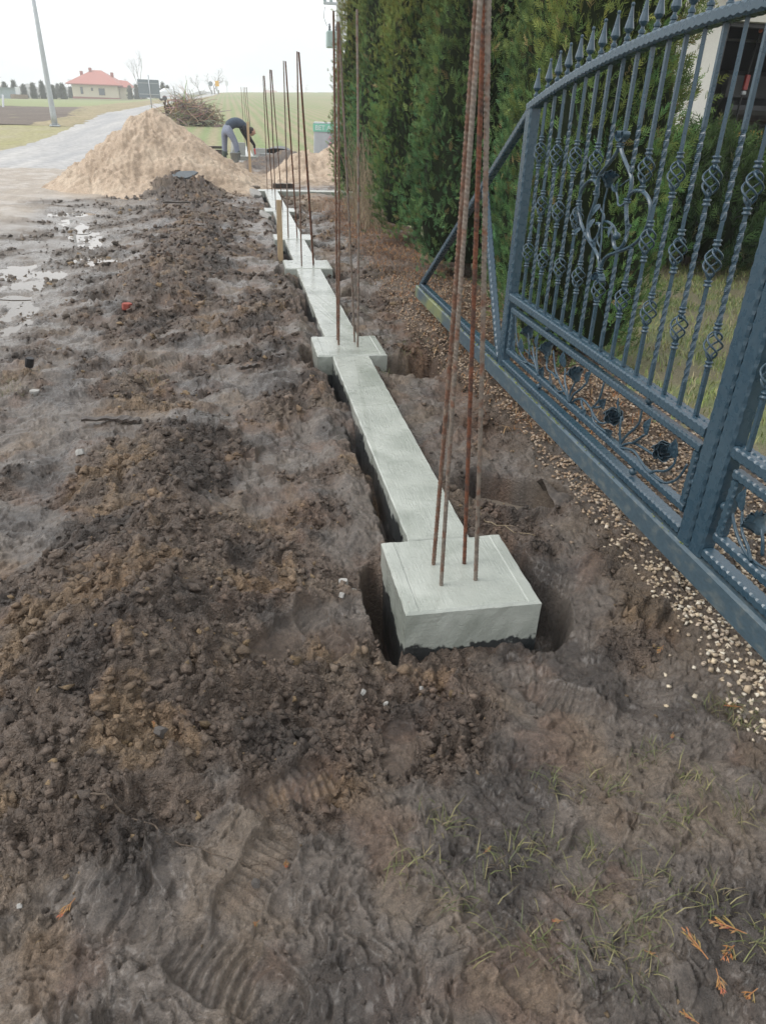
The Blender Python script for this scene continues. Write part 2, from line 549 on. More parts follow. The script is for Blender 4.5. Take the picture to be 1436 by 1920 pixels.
def mud_field(x, y, s):
    """height of the churned soil, with its colour and wetness; s = spacing of the samples (finer noise fades out)"""
    f = lambda lam: np.clip((lam / s - 2.0) / 2.5, 0, 1)
    wob = fbm(x * 1.9, y * 1.9, 3, 91)
    z = np.full(x.shape, -.085)
    z -= .130 * gau(x, y, .78, 1.58, .60, .48)
    z += .03 * ss(1.15, 1.5, x) * ss(.6, 1.2, y)
    mound = gau(x + .05 * wob, y, -.42, 1.72, .36, .62) * .15 + gau(x + .05 * wob, y, -.42, 3.0, .27, .75) * .085
    mound = mound + gau(x, y, .02, 1.25, .35, .22) * .03
    ridge = gau(x + .08 * wob, y, -.72, 7.4, .42, 1.5) * .13 + gau(x + .08 * wob, y, -.45, 9.6, .4, 1.6) * .12
    ridge = ridge + gau(x + .25 * wob, y, -.85, 14.75, .52, .85) * (.34 + .12 * wob) + gau(x, y, -.45, 12.4, .6, 1.0) * .13 + gau(x, y, .05, 5.8, .3, 1.0) * .05
    ridge = ridge + gau(x, y, 1.5, 22.2, 1.0, .9) * .38 + gau(x, y, .1, 20.8, .9, .9) * .12
    z += mound + ridge
    z += .10 * gau(x, y, -.85, 14.75, .8, 1.2) * np.clip(fbm(x * 4.5, y * 4.5, 4, 57, .6), -.5, .9)
    z -= .035 * ss(-1.1, -1.8, x) * ss(4, 6, y) * ss(14, 11, y)
    z -= .02 * ss(5, 4, y) * ss(-.75, -1.0, x)

    # where the soil is crumbly and where boots and shovels smeared it flat
    n1 = fbm(x * 1.5 + 4, y * 1.5, 3, 3)
    n2 = fbm(x * 4.2, y * 4.2, 2, 17)
    crumb = ss(-.45, .35, n1 + .45 * n2 + 2.6 * mound / .15 * .5 + 1.2 * np.clip(ridge / .13, 0, 1) - .35 + .25 * ss(1.0, 1.6, y) - .95 * ss(1.15, .75, y) * ss(-.9, .2, x + .3) - .8 * ss(.55, 1.0, x) * ss(1.8, 1.3, y))
    smear = 1 - crumb
    wx = x + .05 * P2(x * 5, y * 5, 31) + .012 * P2(x * 21, y * 21, 32)
    wy = y + .05 * P2(x * 5, y * 5, 33) + .012 * P2(x * 21, y * 21, 34)
    big = .028 * fbm(x * 1.6, y * 1.6, 2, 41) + .020 * (np.abs(P2(wx * 3.3, wy * 3.3, 42)) * 2 - .6)
    z += big * (1 - .55 * ss(-1.2, -2.2, x))
    zs = z.copy()                                            # smooth level, for prints
    amp = .28 + .72 * crumb
    mid = .024 * (np.abs(P2(wx * 8.5, wy * 8.5, 51)) * 2 - .5) * f(.06)
    mid += .017 * (np.abs(P2(wx * 17, wy * 17, 52)) * 2 - .5) * f(.03)
    mid += .010 * (np.abs(P2(wx * 37, wy * 37, 54)) * 2 - .5) * f(.015)
    mid += .016 * np.clip(fbm(wx * 13, wy * 13, 4, 53, .6), -.35, .8) * f(.03)
    z += mid * amp * ss(-2.6, -1.5, x)
    z += .022 * np.clip(fbm(wx * 5.5, wy * 5.5, 3, 55), -.3, .8) * ss(2.2, 4.5, y) * ss(-2.0, -1.2, x)
    # clods: broken lumps on cells, three sizes
    key = np.zeros(x.shape)
    jx, jy = wx + .007 * P2(x * 70, y * 70, 35), wy + .007 * P2(x * 70, y * 70, 36)
    for sc, am, sd in ((17, .026, 61), (40, .0145, 62), (85, .0070, 63)):
        w = f(.9 / sc)
        d, rnd, gap = worley(jx * sc, jy * sc, sd)
        dome = np.clip(1.25 * (1 - (d / .80) ** 1.5), 0, .75) * (.15 + .85 * rnd) + .35 * np.clip(gap, 0, .5) * rnd
        pres = ss(.25, .6, crumb + .45 * (rnd - .5))
        z += am * (dome - .30) * pres * w
        key = np.where(pres * w > .4, rnd if sc == 17 else .6 * key + .4 * rnd, key)
    # torn, stringy relief of trodden mud
    ang = 2.2 * P2(x * .8, y * .8, 71)
    ca, sa = np.cos(ang), np.sin(ang)
    ux, uy = wx * ca + wy * sa, -wx * sa + wy * ca
    tear = 1 - np.abs(P2(ux * 22, uy * 11, 72)) * 2
    z += .0025 * np.clip(tear, -.6, 1) * smear * f(.035) * ss(-.2, .4, n2)
    step = fbm(wx * 9, wy * 9, 4, 73, .6)
    z += .012 * ss(.05, .13, step) * smear * f(.03)          # little torn ledges
    step2 = fbm(wx * 24, wy * 24, 2, 74)
    z += .0075 * ss(.1, .2, step2) * f(.02)
    z -= .010 * ss(.30, .5, fbm(wx * 16, wy * 16, 2, 75)) * f(.03)
    z += .0035 * np.clip(fbm(wx * 60, wy * 60, 3, 78, .6), -.3, .9) * f(.012)
    z += .0016 * P2(ux * 130, uy * 60, 76) * smear * f(.008) + .0012 * P2(x * 170, y * 170, 77) * f(.007)
    chan = np.zeros(x.shape)

    # boot prints
    for (px, py, a, L, W, dep, tread) in PRINTS:
        m0 = (np.abs(x - px) < .3) & (np.abs(y - py) < .3)
        if not m0.any():
            continue
        xx, yy = x[m0] - px, y[m0] - py
        xx, yy = xx + .03 * wob[m0], yy + .03 * n2[m0]
        u = xx * math.cos(a) + yy * math.sin(a)
        v = -xx * math.sin(a) + yy * math.cos(a)
        wid = W * (1 - .22 * np.exp(-((u + .15 * L) / (.35 * L)) ** 2))
        r = np.sqrt(np.abs(u / L) ** 2.6 + np.abs(v / wid) ** 2.6 + 1e-9)
        ins = 1 - ss(.82, 1.02, r)
        zz = zs[m0] - dep * .8 + .30 * (z[m0] - zs[m0])
        if tread:
            heel = ss(-.25 * L, -.35 * L, u)
            arc = u + 2.6 * v * v * np.where(u > -.3 * L, 1, -1)
            zz = zz + .0055 * np.clip(np.sin(2 * np.pi * (arc + .008 * wob[m0] + .004 * n2[m0]) / .026) * 1.3, -1, 1) * (1 - .5 * heel) * ss(.9, .75, np.abs(v) / W) * ss(-.6, .1, wob[m0] + .4)
        rim = np.exp(-((r - 1.08) / .12) ** 2) * (.35 + .65 * ss(-.4, .4, n2[m0]))
        z[m0] = z[m0] * (1 - ins) + zz * ins + .011 * rim
        chan[m0] = np.maximum(chan[m0], ins)

    z += .032 * np.exp(-((x - XS0 + .15) / .07) ** 2) * ss(2.3, 2.6, y) * ss(14, 12, y)
    # open trench beside the strip and the pits round the pads
    jag = .018 * fbm(x * 14, y * 14, 2, 81)
    act = ss(-.3, .25, P2(y * 1.7, y * 0 + 3.3, 82) + .08 + .25 * ss(4.8, 4.2, y))
    gapm = ss(XS0 - .064, XS0 - .044, x + jag) * ss(XS1, XS1 - .1, x) * ss(2.2, 2.3, y) * ss(15.3, 15.1, y)
    z -= (.05 + .10 * act) * gapm * (.15 + .85 * act)
    gapr = ss(XS1 + .06, XS1 + .03, x + jag) * ss(XS0, XS0 + .1, x) * ss(2.2, 2.3, y) * ss(15.3, 15.1, y)
    z -= .04 * gapr * ss(-.1, .3, P2(y * 1.3, y * 0 + 8, 83))
    for (px, py, rx, ry, dep, tn) in PITS:
        xx, yy = x - px, y - py
        c_, s_ = math.cos(tn), math.sin(tn)
        u, v = xx * c_ + yy * s_, -xx * s_ + yy * c_
        r = np.sqrt((u / rx) ** 2 + (v / ry) ** 2) + .20 * wob + 5 * jag
        z -= dep * ss(1.12, .72, r)
    # standing water lies in hollows
    low = np.zeros(x.shape)
    for (px, py, rx, ry, tn, lev) in PUDDLES:
        xx, yy = x - px, y - py
        c_, s_ = math.cos(tn), math.sin(tn)
        u, v = xx * c_ + yy * s_, -xx * s_ + yy * c_
        r = np.sqrt((u / rx) ** 2 + (v / ry) ** 2) + .30 * fbm(x * 3, y * 3, 2, 84)
        m = ss(1.25, .8, r)
        z = z * (1 - m) + (lev - .010 + .8 * (z - zs) + .030 * fbm(x * 6, y * 2.2, 3, 87)) * m
        m2 = ss(2.2, 1.1, r) * (1 - m)
        z = z * (1 - .6 * m2) + np.maximum(z, lev + .012) * .6 * m2
        low = np.maximum(low, ss(1.9, 1.0, r))

    # the pale wheel-worn dirt on the road side
    road = ss(-.25, .35, (-2.75 - .115 * (y - 11) - x) * .8 + .35 * fbm(x * .8, y * .8, 3, 85) + .8 * ss(13.2, 15, y) * ss(-.6, -1.4, x)) * ss(9.5, 12.5, y)
    road = np.maximum(road, ss(15.5, 17.5, y + wob) * ss(-2, -3, x))
    zr = -.074 + .012 * fbm(x * 2.2, y * .6, 2, 86) + .25 * (z - zs)
    z = z * (1 - road) + zr * road

    # colours (linear), laid in patches
    c = np.empty(x.shape + (4,), np.float32)
    a1 = fbm(x * 2.4 + 9, y * 2.4, 4, 101)
    a2 = fbm(x * 3.1, y * 3.1 + 5, 4, 102)
    a3 = fbm(x * 5.3, y * 5.3, 3, 103)
    base = np.array([.142, .105, .080])
    grey = np.array([.160, .132, .110])
    dark = np.array([.044, .035, .030])
    ochre = np.array([.25, .165, .09])
    tan = np.array([.235, .18, .13])
    brown = np.array([.165, .108, .078])
    pale = np.array([.46, .40, .335])
    litter = np.array([.165, .085, .045])

    def mix(c0, col, t):
        return c0 * (1 - t[..., None]) + col * t[..., None]
    rgb = np.broadcast_to(base, x.shape + (3,)).copy()
    rgb = mix(rgb, grey, ss(-.1, .5, smear * 1.1 - .45 + .5 * a1 + .35 * ss(1.5, .9, y)))
    rgb = mix(rgb, brown, ss(.1, .6, a2) * .7)
    rgb = mix(rgb, dark, ss(.12, .55, a1 + .35 * (key - .5) * crumb + .15 * a3) * .7)
    rgb = mix(rgb, tan, ss(.25, .6, -a1 + .3 * a3 + .30 * ss(1.25, .75, y)) * .5)
    och = ss(.28, .55, a2 * .6 - .55 * a1 + .35 * (key - .5) * crumb + .25 * np.clip(mound / .1, 0, 1) - .05)
    rgb = mix(rgb, ochre, och * (.08 + .45 * crumb))
    rgb = rgb * (1 + .55 * (key - .45) * crumb)[..., None]
    rgb = rgb * (1.12 + .22 * fbm(wx * 17, wy * 17, 3, 105, .7) + .16 * P2(wx * 63, wy * 63, 106))[..., None]
    # far left: washed sandy mud, then pale road dirt; sand spilt round the heaps; litter below the hedge
    rgb = mix(rgb, np.array([.23, .20, .172]), ss(-.9, -1.8, x) * ss(3.5, 8, y) * .75)
    rgb = mix(rgb, pale, road * (.72 + .2 * a3))
    sp = np.maximum(ss(13.9, 15.2, y + .4 * wob) * ss(.5, .2, x) * (1 - gau(x, y, -.85, 15.0, .8, 1.2) * 1.1), ss(16.0, 17.2, y + .3 * wob) * ss(2.6, .8, np.abs(x - 1.2)) * ss(20.6, 19.2, y))
    sp = np.maximum(sp, gau(x, y, 1.45, 14.2, .5, .9) * .9)
    sp = np.clip(sp * ss(-3.3, -2.8, x), 0, 1)
    rgb = mix(rgb, np.array([.45, .345, .245]), sp * (.75 + .25 * a3))
    lit = ss(1.30, 1.62, x + .10 * a3 + .25 * ss(8.4, 5.4, y) - .22 * ss(3.5, 1.5, y)) * ss(3.0, 3.9, y + .3 * a3) * ss(15.2, 14.2, y)
    rgb = mix(rgb, litter, np.clip(lit, 0, 1) * np.clip(.55 + .5 * a3, 0, 1))
    grav = ss(1.30, 1.40, x + .06 * a3 + .02) * ss(9.5, 7, y)
    rgb = mix(rgb, np.array([.15, .115, .085]), np.clip(grav, 0, 1) * .6)
    rgb = rgb * (1 - .20 * (1 - road) * (1 - sp))[..., None]
    c[..., :3] = np.clip(rgb, .012, .9)
    wet = np.clip(.46 + .44 * smear + .35 * a1 * smear + .4 * low - .35 * road - .55 * sp - .5 * lit - .25 * och, 0, 1)
    wet = np.maximum(wet, chan * .75)
    c[..., 3] = wet
    return z, c, np.clip(crumb * (1 - road) * (1 - chan), 0, 1), road


def mud_at(x, y, s=.004):
    x, y = np.atleast_1d(np.asarray(x, float)), np.atleast_1d(np.asarray(y, float))
    z, c, k, r = mud_field(x, y, np.full(x.shape, s))
    return z, c, k, r


def build_mud():
    ys = [.16]
    while ys[-1] < 26:
        d = math.sqrt(ys[-1] ** 2 + 2.2)
        ys.append(ys[-1] + .0028 * d * (1 + .065 * ys[-1]))
    ys = np.concatenate([np.linspace(-3, .15, 36)[:-1], ys])
    nx = 720
    t = np.linspace(0, 1, nx)
    yp = np.maximum(ys, .16)
    xl = -(.52 + .265 * yp)
    xr = np.minimum(2.5, .80 + .8 * yp)
    X = xl[:, None] * (1 - t) + xr[:, None] * t
    Y = np.repeat(ys[:, None], nx, 1)
    X = X + 0 * Y
    s = (1.4 * (xr - xl) / nx)[:, None] + 0 * X
    # coarser skirts on both sides of the finely modelled part
    ke = np.linspace(1, 0, 50, endpoint=False)[None, :] ** 2 * 6.5
    kr = np.linspace(0, 1, 31)[1:][None, :] ** 1.5 * np.maximum(2.5 - xr, 0.02)[:, None]
    X = np.concatenate([xl[:, None] - ke, X, xr[:, None] + kr], 1)
    Y = np.concatenate([np.repeat(ys[:, None], 50, 1), Y, np.repeat(ys[:, None], 30, 1)], 1)
    s = np.concatenate([np.repeat(s[:, :1], 50, 1) + .03 * np.sqrt(ke), s, np.repeat(s[:, -1:], 30, 1) + .01], 1)
    nx = X.shape[1]
    z, c, k, r = mud_field(X.ravel(), Y.ravel(), s.ravel())
    z = z - .07 * ss(.1, .9, (xl[:, None] - X)).ravel() * ss(15, 17, Y.ravel())
    V = np.stack([X.ravel(), Y.ravel(), z], 1)
    i = np.arange(len(ys) - 1)[:, None] * nx + np.arange(nx - 1)[None, :]
    F = np.stack([i, i + 1, i + 1 + nx, i + nx], -1).reshape(-1, 4)
    me = np_mesh('muddy_ground', V, F, M['mud'], c, smooth=True, crumb=k)
    o = link('muddy_ground', me)
    return tag(o, 'churned dark brown mud full of clods and boot prints', kind='structure')


build_mud()


# ---- coarse land all round, lower than the sheets that lie on it
def grid_land():
    gx = np.unique(np.concatenate([np.linspace(-900, -60, 30), np.linspace(-60, 60, 61), np.linspace(60, 900, 30)]))
    gy = np.unique(np.concatenate([np.linspace(-60, 60, 61), np.linspace(60, 260, 45), np.linspace(260, 2200, 40)]))
    X, Y = np.meshgrid(gx, gy)
    Z = terrain(X, Y) - .14
    inside = (X > -(.52 + .265 * np.maximum(Y, 0)) - 4.6) & (X < 9.5) & (Y > -1.2) & (Y < 16.5) | (X > -(.62 + .275 * Y) + .4) & (X < 9.5) & (Y > -1.5) & (Y < 25.2)
    Z = np.where(inside, -.75, Z)
    Z = Z + np.where(Y > 900, 1.2 * P2(X / 260, Y / 260, 5) * np.clip((Y - 400) / 500, 0, 1), 0)
    nx = len(gx)
    i = np.arange(len(gy) - 1)[:, None] * nx + np.arange(nx - 1)[None, :]
    F = np.stack([i, i + 1, i + 1 + nx, i + nx], -1).reshape(-1, 4)
    m = mat('dull_grassland', (.17, .16, .09), .9, .25, .25, color2=(.13, .15, .065), thr=(.4, .6))
    tag(link('land', np_mesh('land', np.stack([X.ravel(), Y.ravel(), Z.ravel()], 1), F, m, smooth=True)), 'flat farmland reaching to the horizon', kind='structure')


grid_land()


def drape(name, ys, left, right, off, m, label, nx=10, rag=0.0, relief=None):
    ys = np.asarray(ys, float)
    l, r = np.interp(ys, *left), np.interp(ys, *right)
    l = l + rag * fbm(ys * .9, ys * 0 + 2.2, 3, 201)
    r = r + rag * fbm(ys * .9, ys * 0 + 7.7, 3, 202)
    t = np.linspace(0, 1, nx)
    X = l[:, None] * (1 - t) + r[:, None] * t
    Y = np.repeat(ys[:, None], nx, 1)
    Z = terrain(X, Y) + (off(X, Y) if callable(off) else off)
    if relief:
        fd_ = ss(0, .12, t) * ss(1, .88, t)
        fy_ = ss(ys[0], ys[0] + 1.2, ys) * ss(ys[-1], ys[-1] - 1.2, ys)
        Z = Z + relief(X, Y) * fd_[None, :] * fy_[:, None]
    i = np.arange(len(ys) - 1)[:, None] * nx + np.arange(nx - 1)[None, :]
    F = np.stack([i, i + 1, i + 1 + nx, i + nx], -1).reshape(-1, 4)
    return tag(link(name, np_mesh(name, np.stack([X.ravel(), Y.ravel(), Z.ravel()], 1), F, m, smooth=True)), label, kind='structure')


def field_material(name, a, b, scale, stripes=None, streak=(1, .12, 1), contrast=.5):
    m = bpy.data.materials.new(name)
    m.use_nodes = True
    n, l = m.node_tree.nodes, m.node_tree.links
    bs = n['Principled BSDF']
    bs.inputs['Roughness'].default_value = .9
    bs.inputs['Specular IOR Level'].default_value = .15
    tc = n.new('ShaderNodeTexCoord')
    mp = n.new('ShaderNodeMapping')
    mp.inputs['Scale'].default_value = streak
    l.new(tc.outputs['Object'], mp.inputs['Vector'])
    no = n.new('ShaderNodeTexNoise')
    no.inputs['Scale'].default_value = scale
    no.inputs['Detail'].default_value = 6
    l.new(mp.outputs['Vector'], no.inputs['Vector'])
    fac = no.outputs['Fac']
    if stripes:
        wv = n.new('ShaderNodeTexWave')
        wv.bands_direction = 'X'
        wv.inputs['Scale'].default_value = stripes
        wv.inputs['Distortion'].default_value = 2.2
        wv.inputs['Detail'].default_value = 3
        wv.inputs['Detail Scale'].default_value = .6
        mp2 = n.new('ShaderNodeMapping')
        mp2.inputs['Scale'].default_value = (1, .05, 0)
        l.new(tc.outputs['Object'], mp2.inputs['Vector'])
        l.new(mp2.outputs['Vector'], wv.inputs['Vector'])
        mm = n.new('ShaderNodeMath')
        mm.operation = 'MULTIPLY_ADD'
        mm.inputs[1].default_value = .34
        l.new(wv.outputs['Fac'], mm.inputs[0])
        mm2 = n.new('ShaderNodeMath')
        mm2.operation = 'MULTIPLY'
        mm2.inputs[1].default_value = .80
        l.new(no.outputs['Fac'], mm2.inputs[0])
        l.new(mm2.outputs[0], mm.inputs[2])
        fac = mm.outputs[0]
    rp = n.new('ShaderNodeValToRGB')
    rp.color_ramp.elements[0].position = .5 - contrast / 2 + .02
    rp.color_ramp.elements[0].color = (*a, 1)
    rp.color_ramp.elements[1].position = .5 + contrast / 2 + .05
    rp.color_ramp.elements[1].color = (*b, 1)
    l.new(fac, rp.inputs['Fac'])
    no3 = n.new('ShaderNodeTexNoise')
    no3.inputs['Scale'].default_value = 7
    no3.inputs['Detail'].default_value = 5
    l.new(tc.outputs['Object'], no3.inputs['Vector'])
    r1 = n.new('ShaderNodeMapRange')
    r1.inputs['From Min'].default_value = .3
    r1.inputs['From Max'].default_value = .7
    r1.inputs['To Min'].default_value = .75
    r1.inputs['To Max'].default_value = 1.25
    l.new(no3.outputs['Fac'], r1.inputs['Value'])
    mu = n.new('ShaderNodeMixRGB')
    mu.blend_type = 'MULTIPLY'
    mu.inputs['Fac'].default_value = 1
    l.new(rp.outputs['Color'], mu.inputs['Color1'])
    l.new(r1.outputs['Result'], mu.inputs['Color2'])
    l.new(mu.outputs['Color'], bs.inputs['Base Color'])
    return m


ROADL = ([10, 18, 25.35, 30.7, 38.6, 43.2, 51.5, 60.5, 66.5, 76.5, 93.5, 126, 146.5, 167.5, 230, 300], [-7.2, -6.9, -6.77, -6.84, -7.21, -7.67, -8.36, -8.9, -8.84, -8.47, -8.31, -7.43, -6.99, -5.68, -4.2, -3])
ROADR = ([10, 18, 24, 32.6, 47.6, 57.7, 69, 88.5, 110, 127.5, 169.5, 230, 300], [-3.4, -3.5, -3.7, -4.28, -5.6, -6.1, -6.3, -6.45, -5.9, -5.25, -2.9, -1.8, -.6])
yy_r = np.concatenate([np.arange(17.5, 60, .5), np.arange(60, 232, 2)])
m_road = field_material('worn_asphalt', (.27, .27, .275), (.45, .432, .405), .9, streak=(1.6, .10, 1), contrast=.45)
m_road.node_tree.nodes['Principled BSDF'].inputs['Roughness'].default_value = .6
m_road.node_tree.nodes['Principled BSDF'].inputs['Specular IOR Level'].default_value = .3
drape('road', yy_r, ROADL, ROADR, lambda X, Y: -.06 * ss(21, 17.6, Y), m_road, 'pale worn road curving away past the field', rag=.14)
yy_f = np.concatenate([np.arange(23.5, 60, .6), np.arange(60, 236, 2.5)])
m_crop = field_material('winter_wheat', (.30, .255, .165), (.20, .245, .115), .35, stripes=.42, streak=(1.0, .10, 1), contrast=.42)
drape('wheat_field', yy_f, ([23, 26, 40, 60, 100, 170, 230, 260], [-1.2, -2.0, -3.4, -4.2, -4.3, -1.9, -.9, 0]), ([0, 300], [170, 170]), .05, m_crop,
      'young green wheat field in rows rising to the skyline', nx=60,
      relief=lambda X, Y: .025 * np.sin(X * 5.2 + .6 * np.sin(Y * .11)) * (X < 30) + .03 * P2(X * .7, Y * .35, 203) * ss(24, 30, Y))
m_dryv = field_material('dry_verge_grass', (.29, .235, .145), (.20, .19, .09), .6, streak=(1, .35, 1))
drape('dry_verge', np.arange(25, 232, 1.5), (ROADR[0], [v - .05 for v in ROADR[1]]), ([23, 26, 40, 60, 100, 170, 230, 260], [-1.1, -1.9, -3.3, -4.1, -4.2, -1.8, -.8, .1]), .03, m_dryv, 'strip of dry straw coloured grass beside the road', rag=.2)
lv = [v + .25 for v in ROADL[1]]
m_vg = field_material('mossy_verge', (.33, .295, .20), (.28, .27, .12), .7, streak=(1, .5, 1))
drape('grass_verge', np.arange(16, 86, .8), ([0, 60, 90], [-60, -60, -80]), (ROADL[0], lv), -.012, m_vg, 'rough grass verge on the far side of the road', nx=60, rag=.18,
      relief=lambda X, Y: .05 * P2(X * 1.2, Y * 1.2, 204) + .03 * P2(X * 4, Y * 4, 205))
m_pl = field_material('ploughed_soil', (.10, .082, .07), (.20, .165, .135), .8, streak=(.25, 1, 1))
drape('ploughed_field', np.arange(42, 84, .6), ([0, 100], [-80, -80]), ([40, 46, 56, 70, 84], [-9.6, -9.4, -9.9, -11.5, -13.5]), .012, m_pl, 'bare ploughed brown field behind the lamp post', nx=90, rag=.3,
      relief=lambda X, Y: .09 * np.abs(P2(X * .9, Y * 1.6, 206)) + .06 * P2(X * 2.4, Y * 2.4, 207))
m_sl = field_material('straw_slope', (.33, .27, .175), (.23, .21, .12), .7, streak=(1, .5, 1))
drape('straw_bank', np.arange(41.5, 150, .7), ([40, 46, 56, 70, 84, 100, 150], [-9.9, -9.8, -10.4, -12.5, -15, -14, -10.5]), (ROADL[0], lv), -.006, m_sl, 'bank of pale dead grass along the far road edge', nx=14, rag=.3,
      relief=lambda X, Y: .10 * np.abs(P2(X * 1.3, Y * .8, 208)))
m_me = field_material('meadow_green', (.27, .29, .15), (.22, .26, .12), .2, streak=(.4, 1, 1))
drape('meadow', np.arange(82, 150, 1.5), ([0, 300], [-140, -140]), ([80, 84, 150], [-13, -13.5, -10.6]), .02, m_me, 'flat light green meadow in front of the house', nx=40)
m_ho = field_material('yard_grass', (.19, .18, .11), (.15, .165, .08), .2)
drape('far_grassland', np.arange(149, 330, 3), ([0, 400], [-260, -260]), (ROADL[0], lv), .0, m_ho, 'grassland round the far house', nx=50)

# ---- water in the ruts
m_wat = bpy.data.materials.new('muddy_water')
m_wat.use_nodes = True
b_ = m_wat.node_tree.nodes['Principled BSDF']
b_.inputs['Base Color'].default_value = (.16, .135, .11, 1)
b_.inputs['Roughness'].default_value = .04
b_.inputs['Specular IOR Level'].default_value = .6
for (px, py, rx, ry, tn, lev) in PUDDLES + [(1.19, 2.79, .22, .11, -.55, -.222)]:
    mb = MB()
    ring = []
    for j in range(40):
        a = 2 * math.pi * j / 40
        u, v = 1.45 * rx * math.cos(a), 1.45 * ry * math.sin(a)
        ring.append((px + u * math.cos(tn) - v * math.sin(tn), py + u * math.sin(tn) + v * math.cos(tn), lev))
    mb.add(ring, [tuple(range(40))])
    tag(mb.build('puddle', m_wat), 'standing rain water in a rut of the mud', kind='structure')

# ---- heaps of sand
def heap(name, label, cones, xr, yr, n, seed, floor=-.22):
    gx, gy = np.linspace(*xr, n[0]), np.linspace(*yr, n[1])
    X, Y = np.meshgrid(gx, gy)
    w = .22 * fbm(X * .9, Y * .9, 3, seed)
    Z = np.full(X.shape, floor - .2)
    for (cx, cy, h, sl, ex) in cones:
        r = np.sqrt(((X - cx + .35 * w) * np.where(X < cx, 1.28, 1.0)) ** 2 + ((Y - cy) / ex) ** 2)
        zc = h - sl * np.sqrt(r * r + .02) * (1 + .10 * np.sin(3 * np.arctan2(Y - cy, X - cx) + seed))
        k = .14
        d = np.clip((Z - zc) / k * .5 + .5, 0, 1)
        Z = zc * (1 - d) + Z * d + k * d * (1 - d)
    core = ss(-.12, .15, Z)
    rough_ = .25 + .75 * ss(.35, -.35, (X - cones[0][0]) + .5 * fbm(X * 1.2, Y * 1.2, 2, seed + 11))
    lump = .05 * fbm(X * 2.1, Y * 2.1, 5, seed + 1, .55) + (.05 * fbm(X * 5, Y * 5, 4, seed + 2, .6) + .03 * np.abs(P2(X * 7, Y * 7, seed + 3))) * rough_ - .02
    th = np.arctan2(Y - cones[0][1], X - cones[0][0])
    rr = np.hypot(X - cones[0][0], Y - cones[0][1])
    rill = P2(th * 9, rr * .7, seed + 4)
    led = ss(.0, .12, fbm(X * 3.6, Y * 3.6, 4, seed + 8)) * rough_
    Z = Z + (lump + .03 * rill + .03 * led + .022 * fbm(X * 14, Y * 14, 3, seed + 5, .65) + .022 * ss(.02, .14, fbm(X * 7, Y * 7, 3, seed + 9))) * (.35 + .65 * core)
    c = np.empty(X.shape + (4,), np.float32)
    a = fbm(X * 1.8, Y * 1.8, 4, seed + 6)
    base, dk, lt = np.array([.44, .34, .25]), np.array([.345, .26, .185]), np.array([.50, .40, .30])
    t1 = ss(.1, .7, a)[..., None]
    t2 = ss(.1, .7, -a)[..., None]
    c[..., :3] = base * (1 - t1) * (1 - t2) + dk * t1 + lt * t2
    c[..., :3] *= (1 + .15 * P2(X * 9, Y * 9, seed + 7))[..., None]
    c[..., 3] = .15
    nx = n[0]
    i = np.arange(n[1] - 1)[:, None] * nx + np.arange(nx - 1)[None, :]
    F = np.stack([i, i + 1, i + 1 + nx, i + nx], -1).reshape(-1, 4)
    keep = (Z.ravel()[F].max(1) > -.26)
    F = F[keep]
    used = np.unique(F)
    mp_ = np.zeros(X.size, np.int64)
    mp_[used] = np.arange(len(used))
    V = np.stack([X.ravel(), Y.ravel(), Z.ravel()], 1)[used]
    me = np_mesh(name, V, mp_[F], M['sand'], c.reshape(-1, 4)[used], smooth=True)
    return tag(link(name, me), label, 'sand heap')


heap('sand_heap', 'tall heap of pale building sand beside the road', [(-1.60, 16.9, 1.36, .66, 1.1), (-2.15, 16.5, .80, .50, 1.0), (-2.62, 16.2, .42, .52, 1.0), (-.85, 16.0, .46, .46, 1.0), (-1.6, 15.0, .14, .24, 1.0)],
     (-4.6, 1.0), (12.8, 18.6), (250, 230), 301)
heap('sand_heap', 'low heap of sand between the hedge and the far foundation', [(1.85, 19.4, .52, .42, 1.0), (2.7, 19.8, .75, .5, 1.0), (1.5, 18.2, .10, .25, 1.0)],
     (.2, 4.2), (16.3, 21.6), (120, 130), 351)
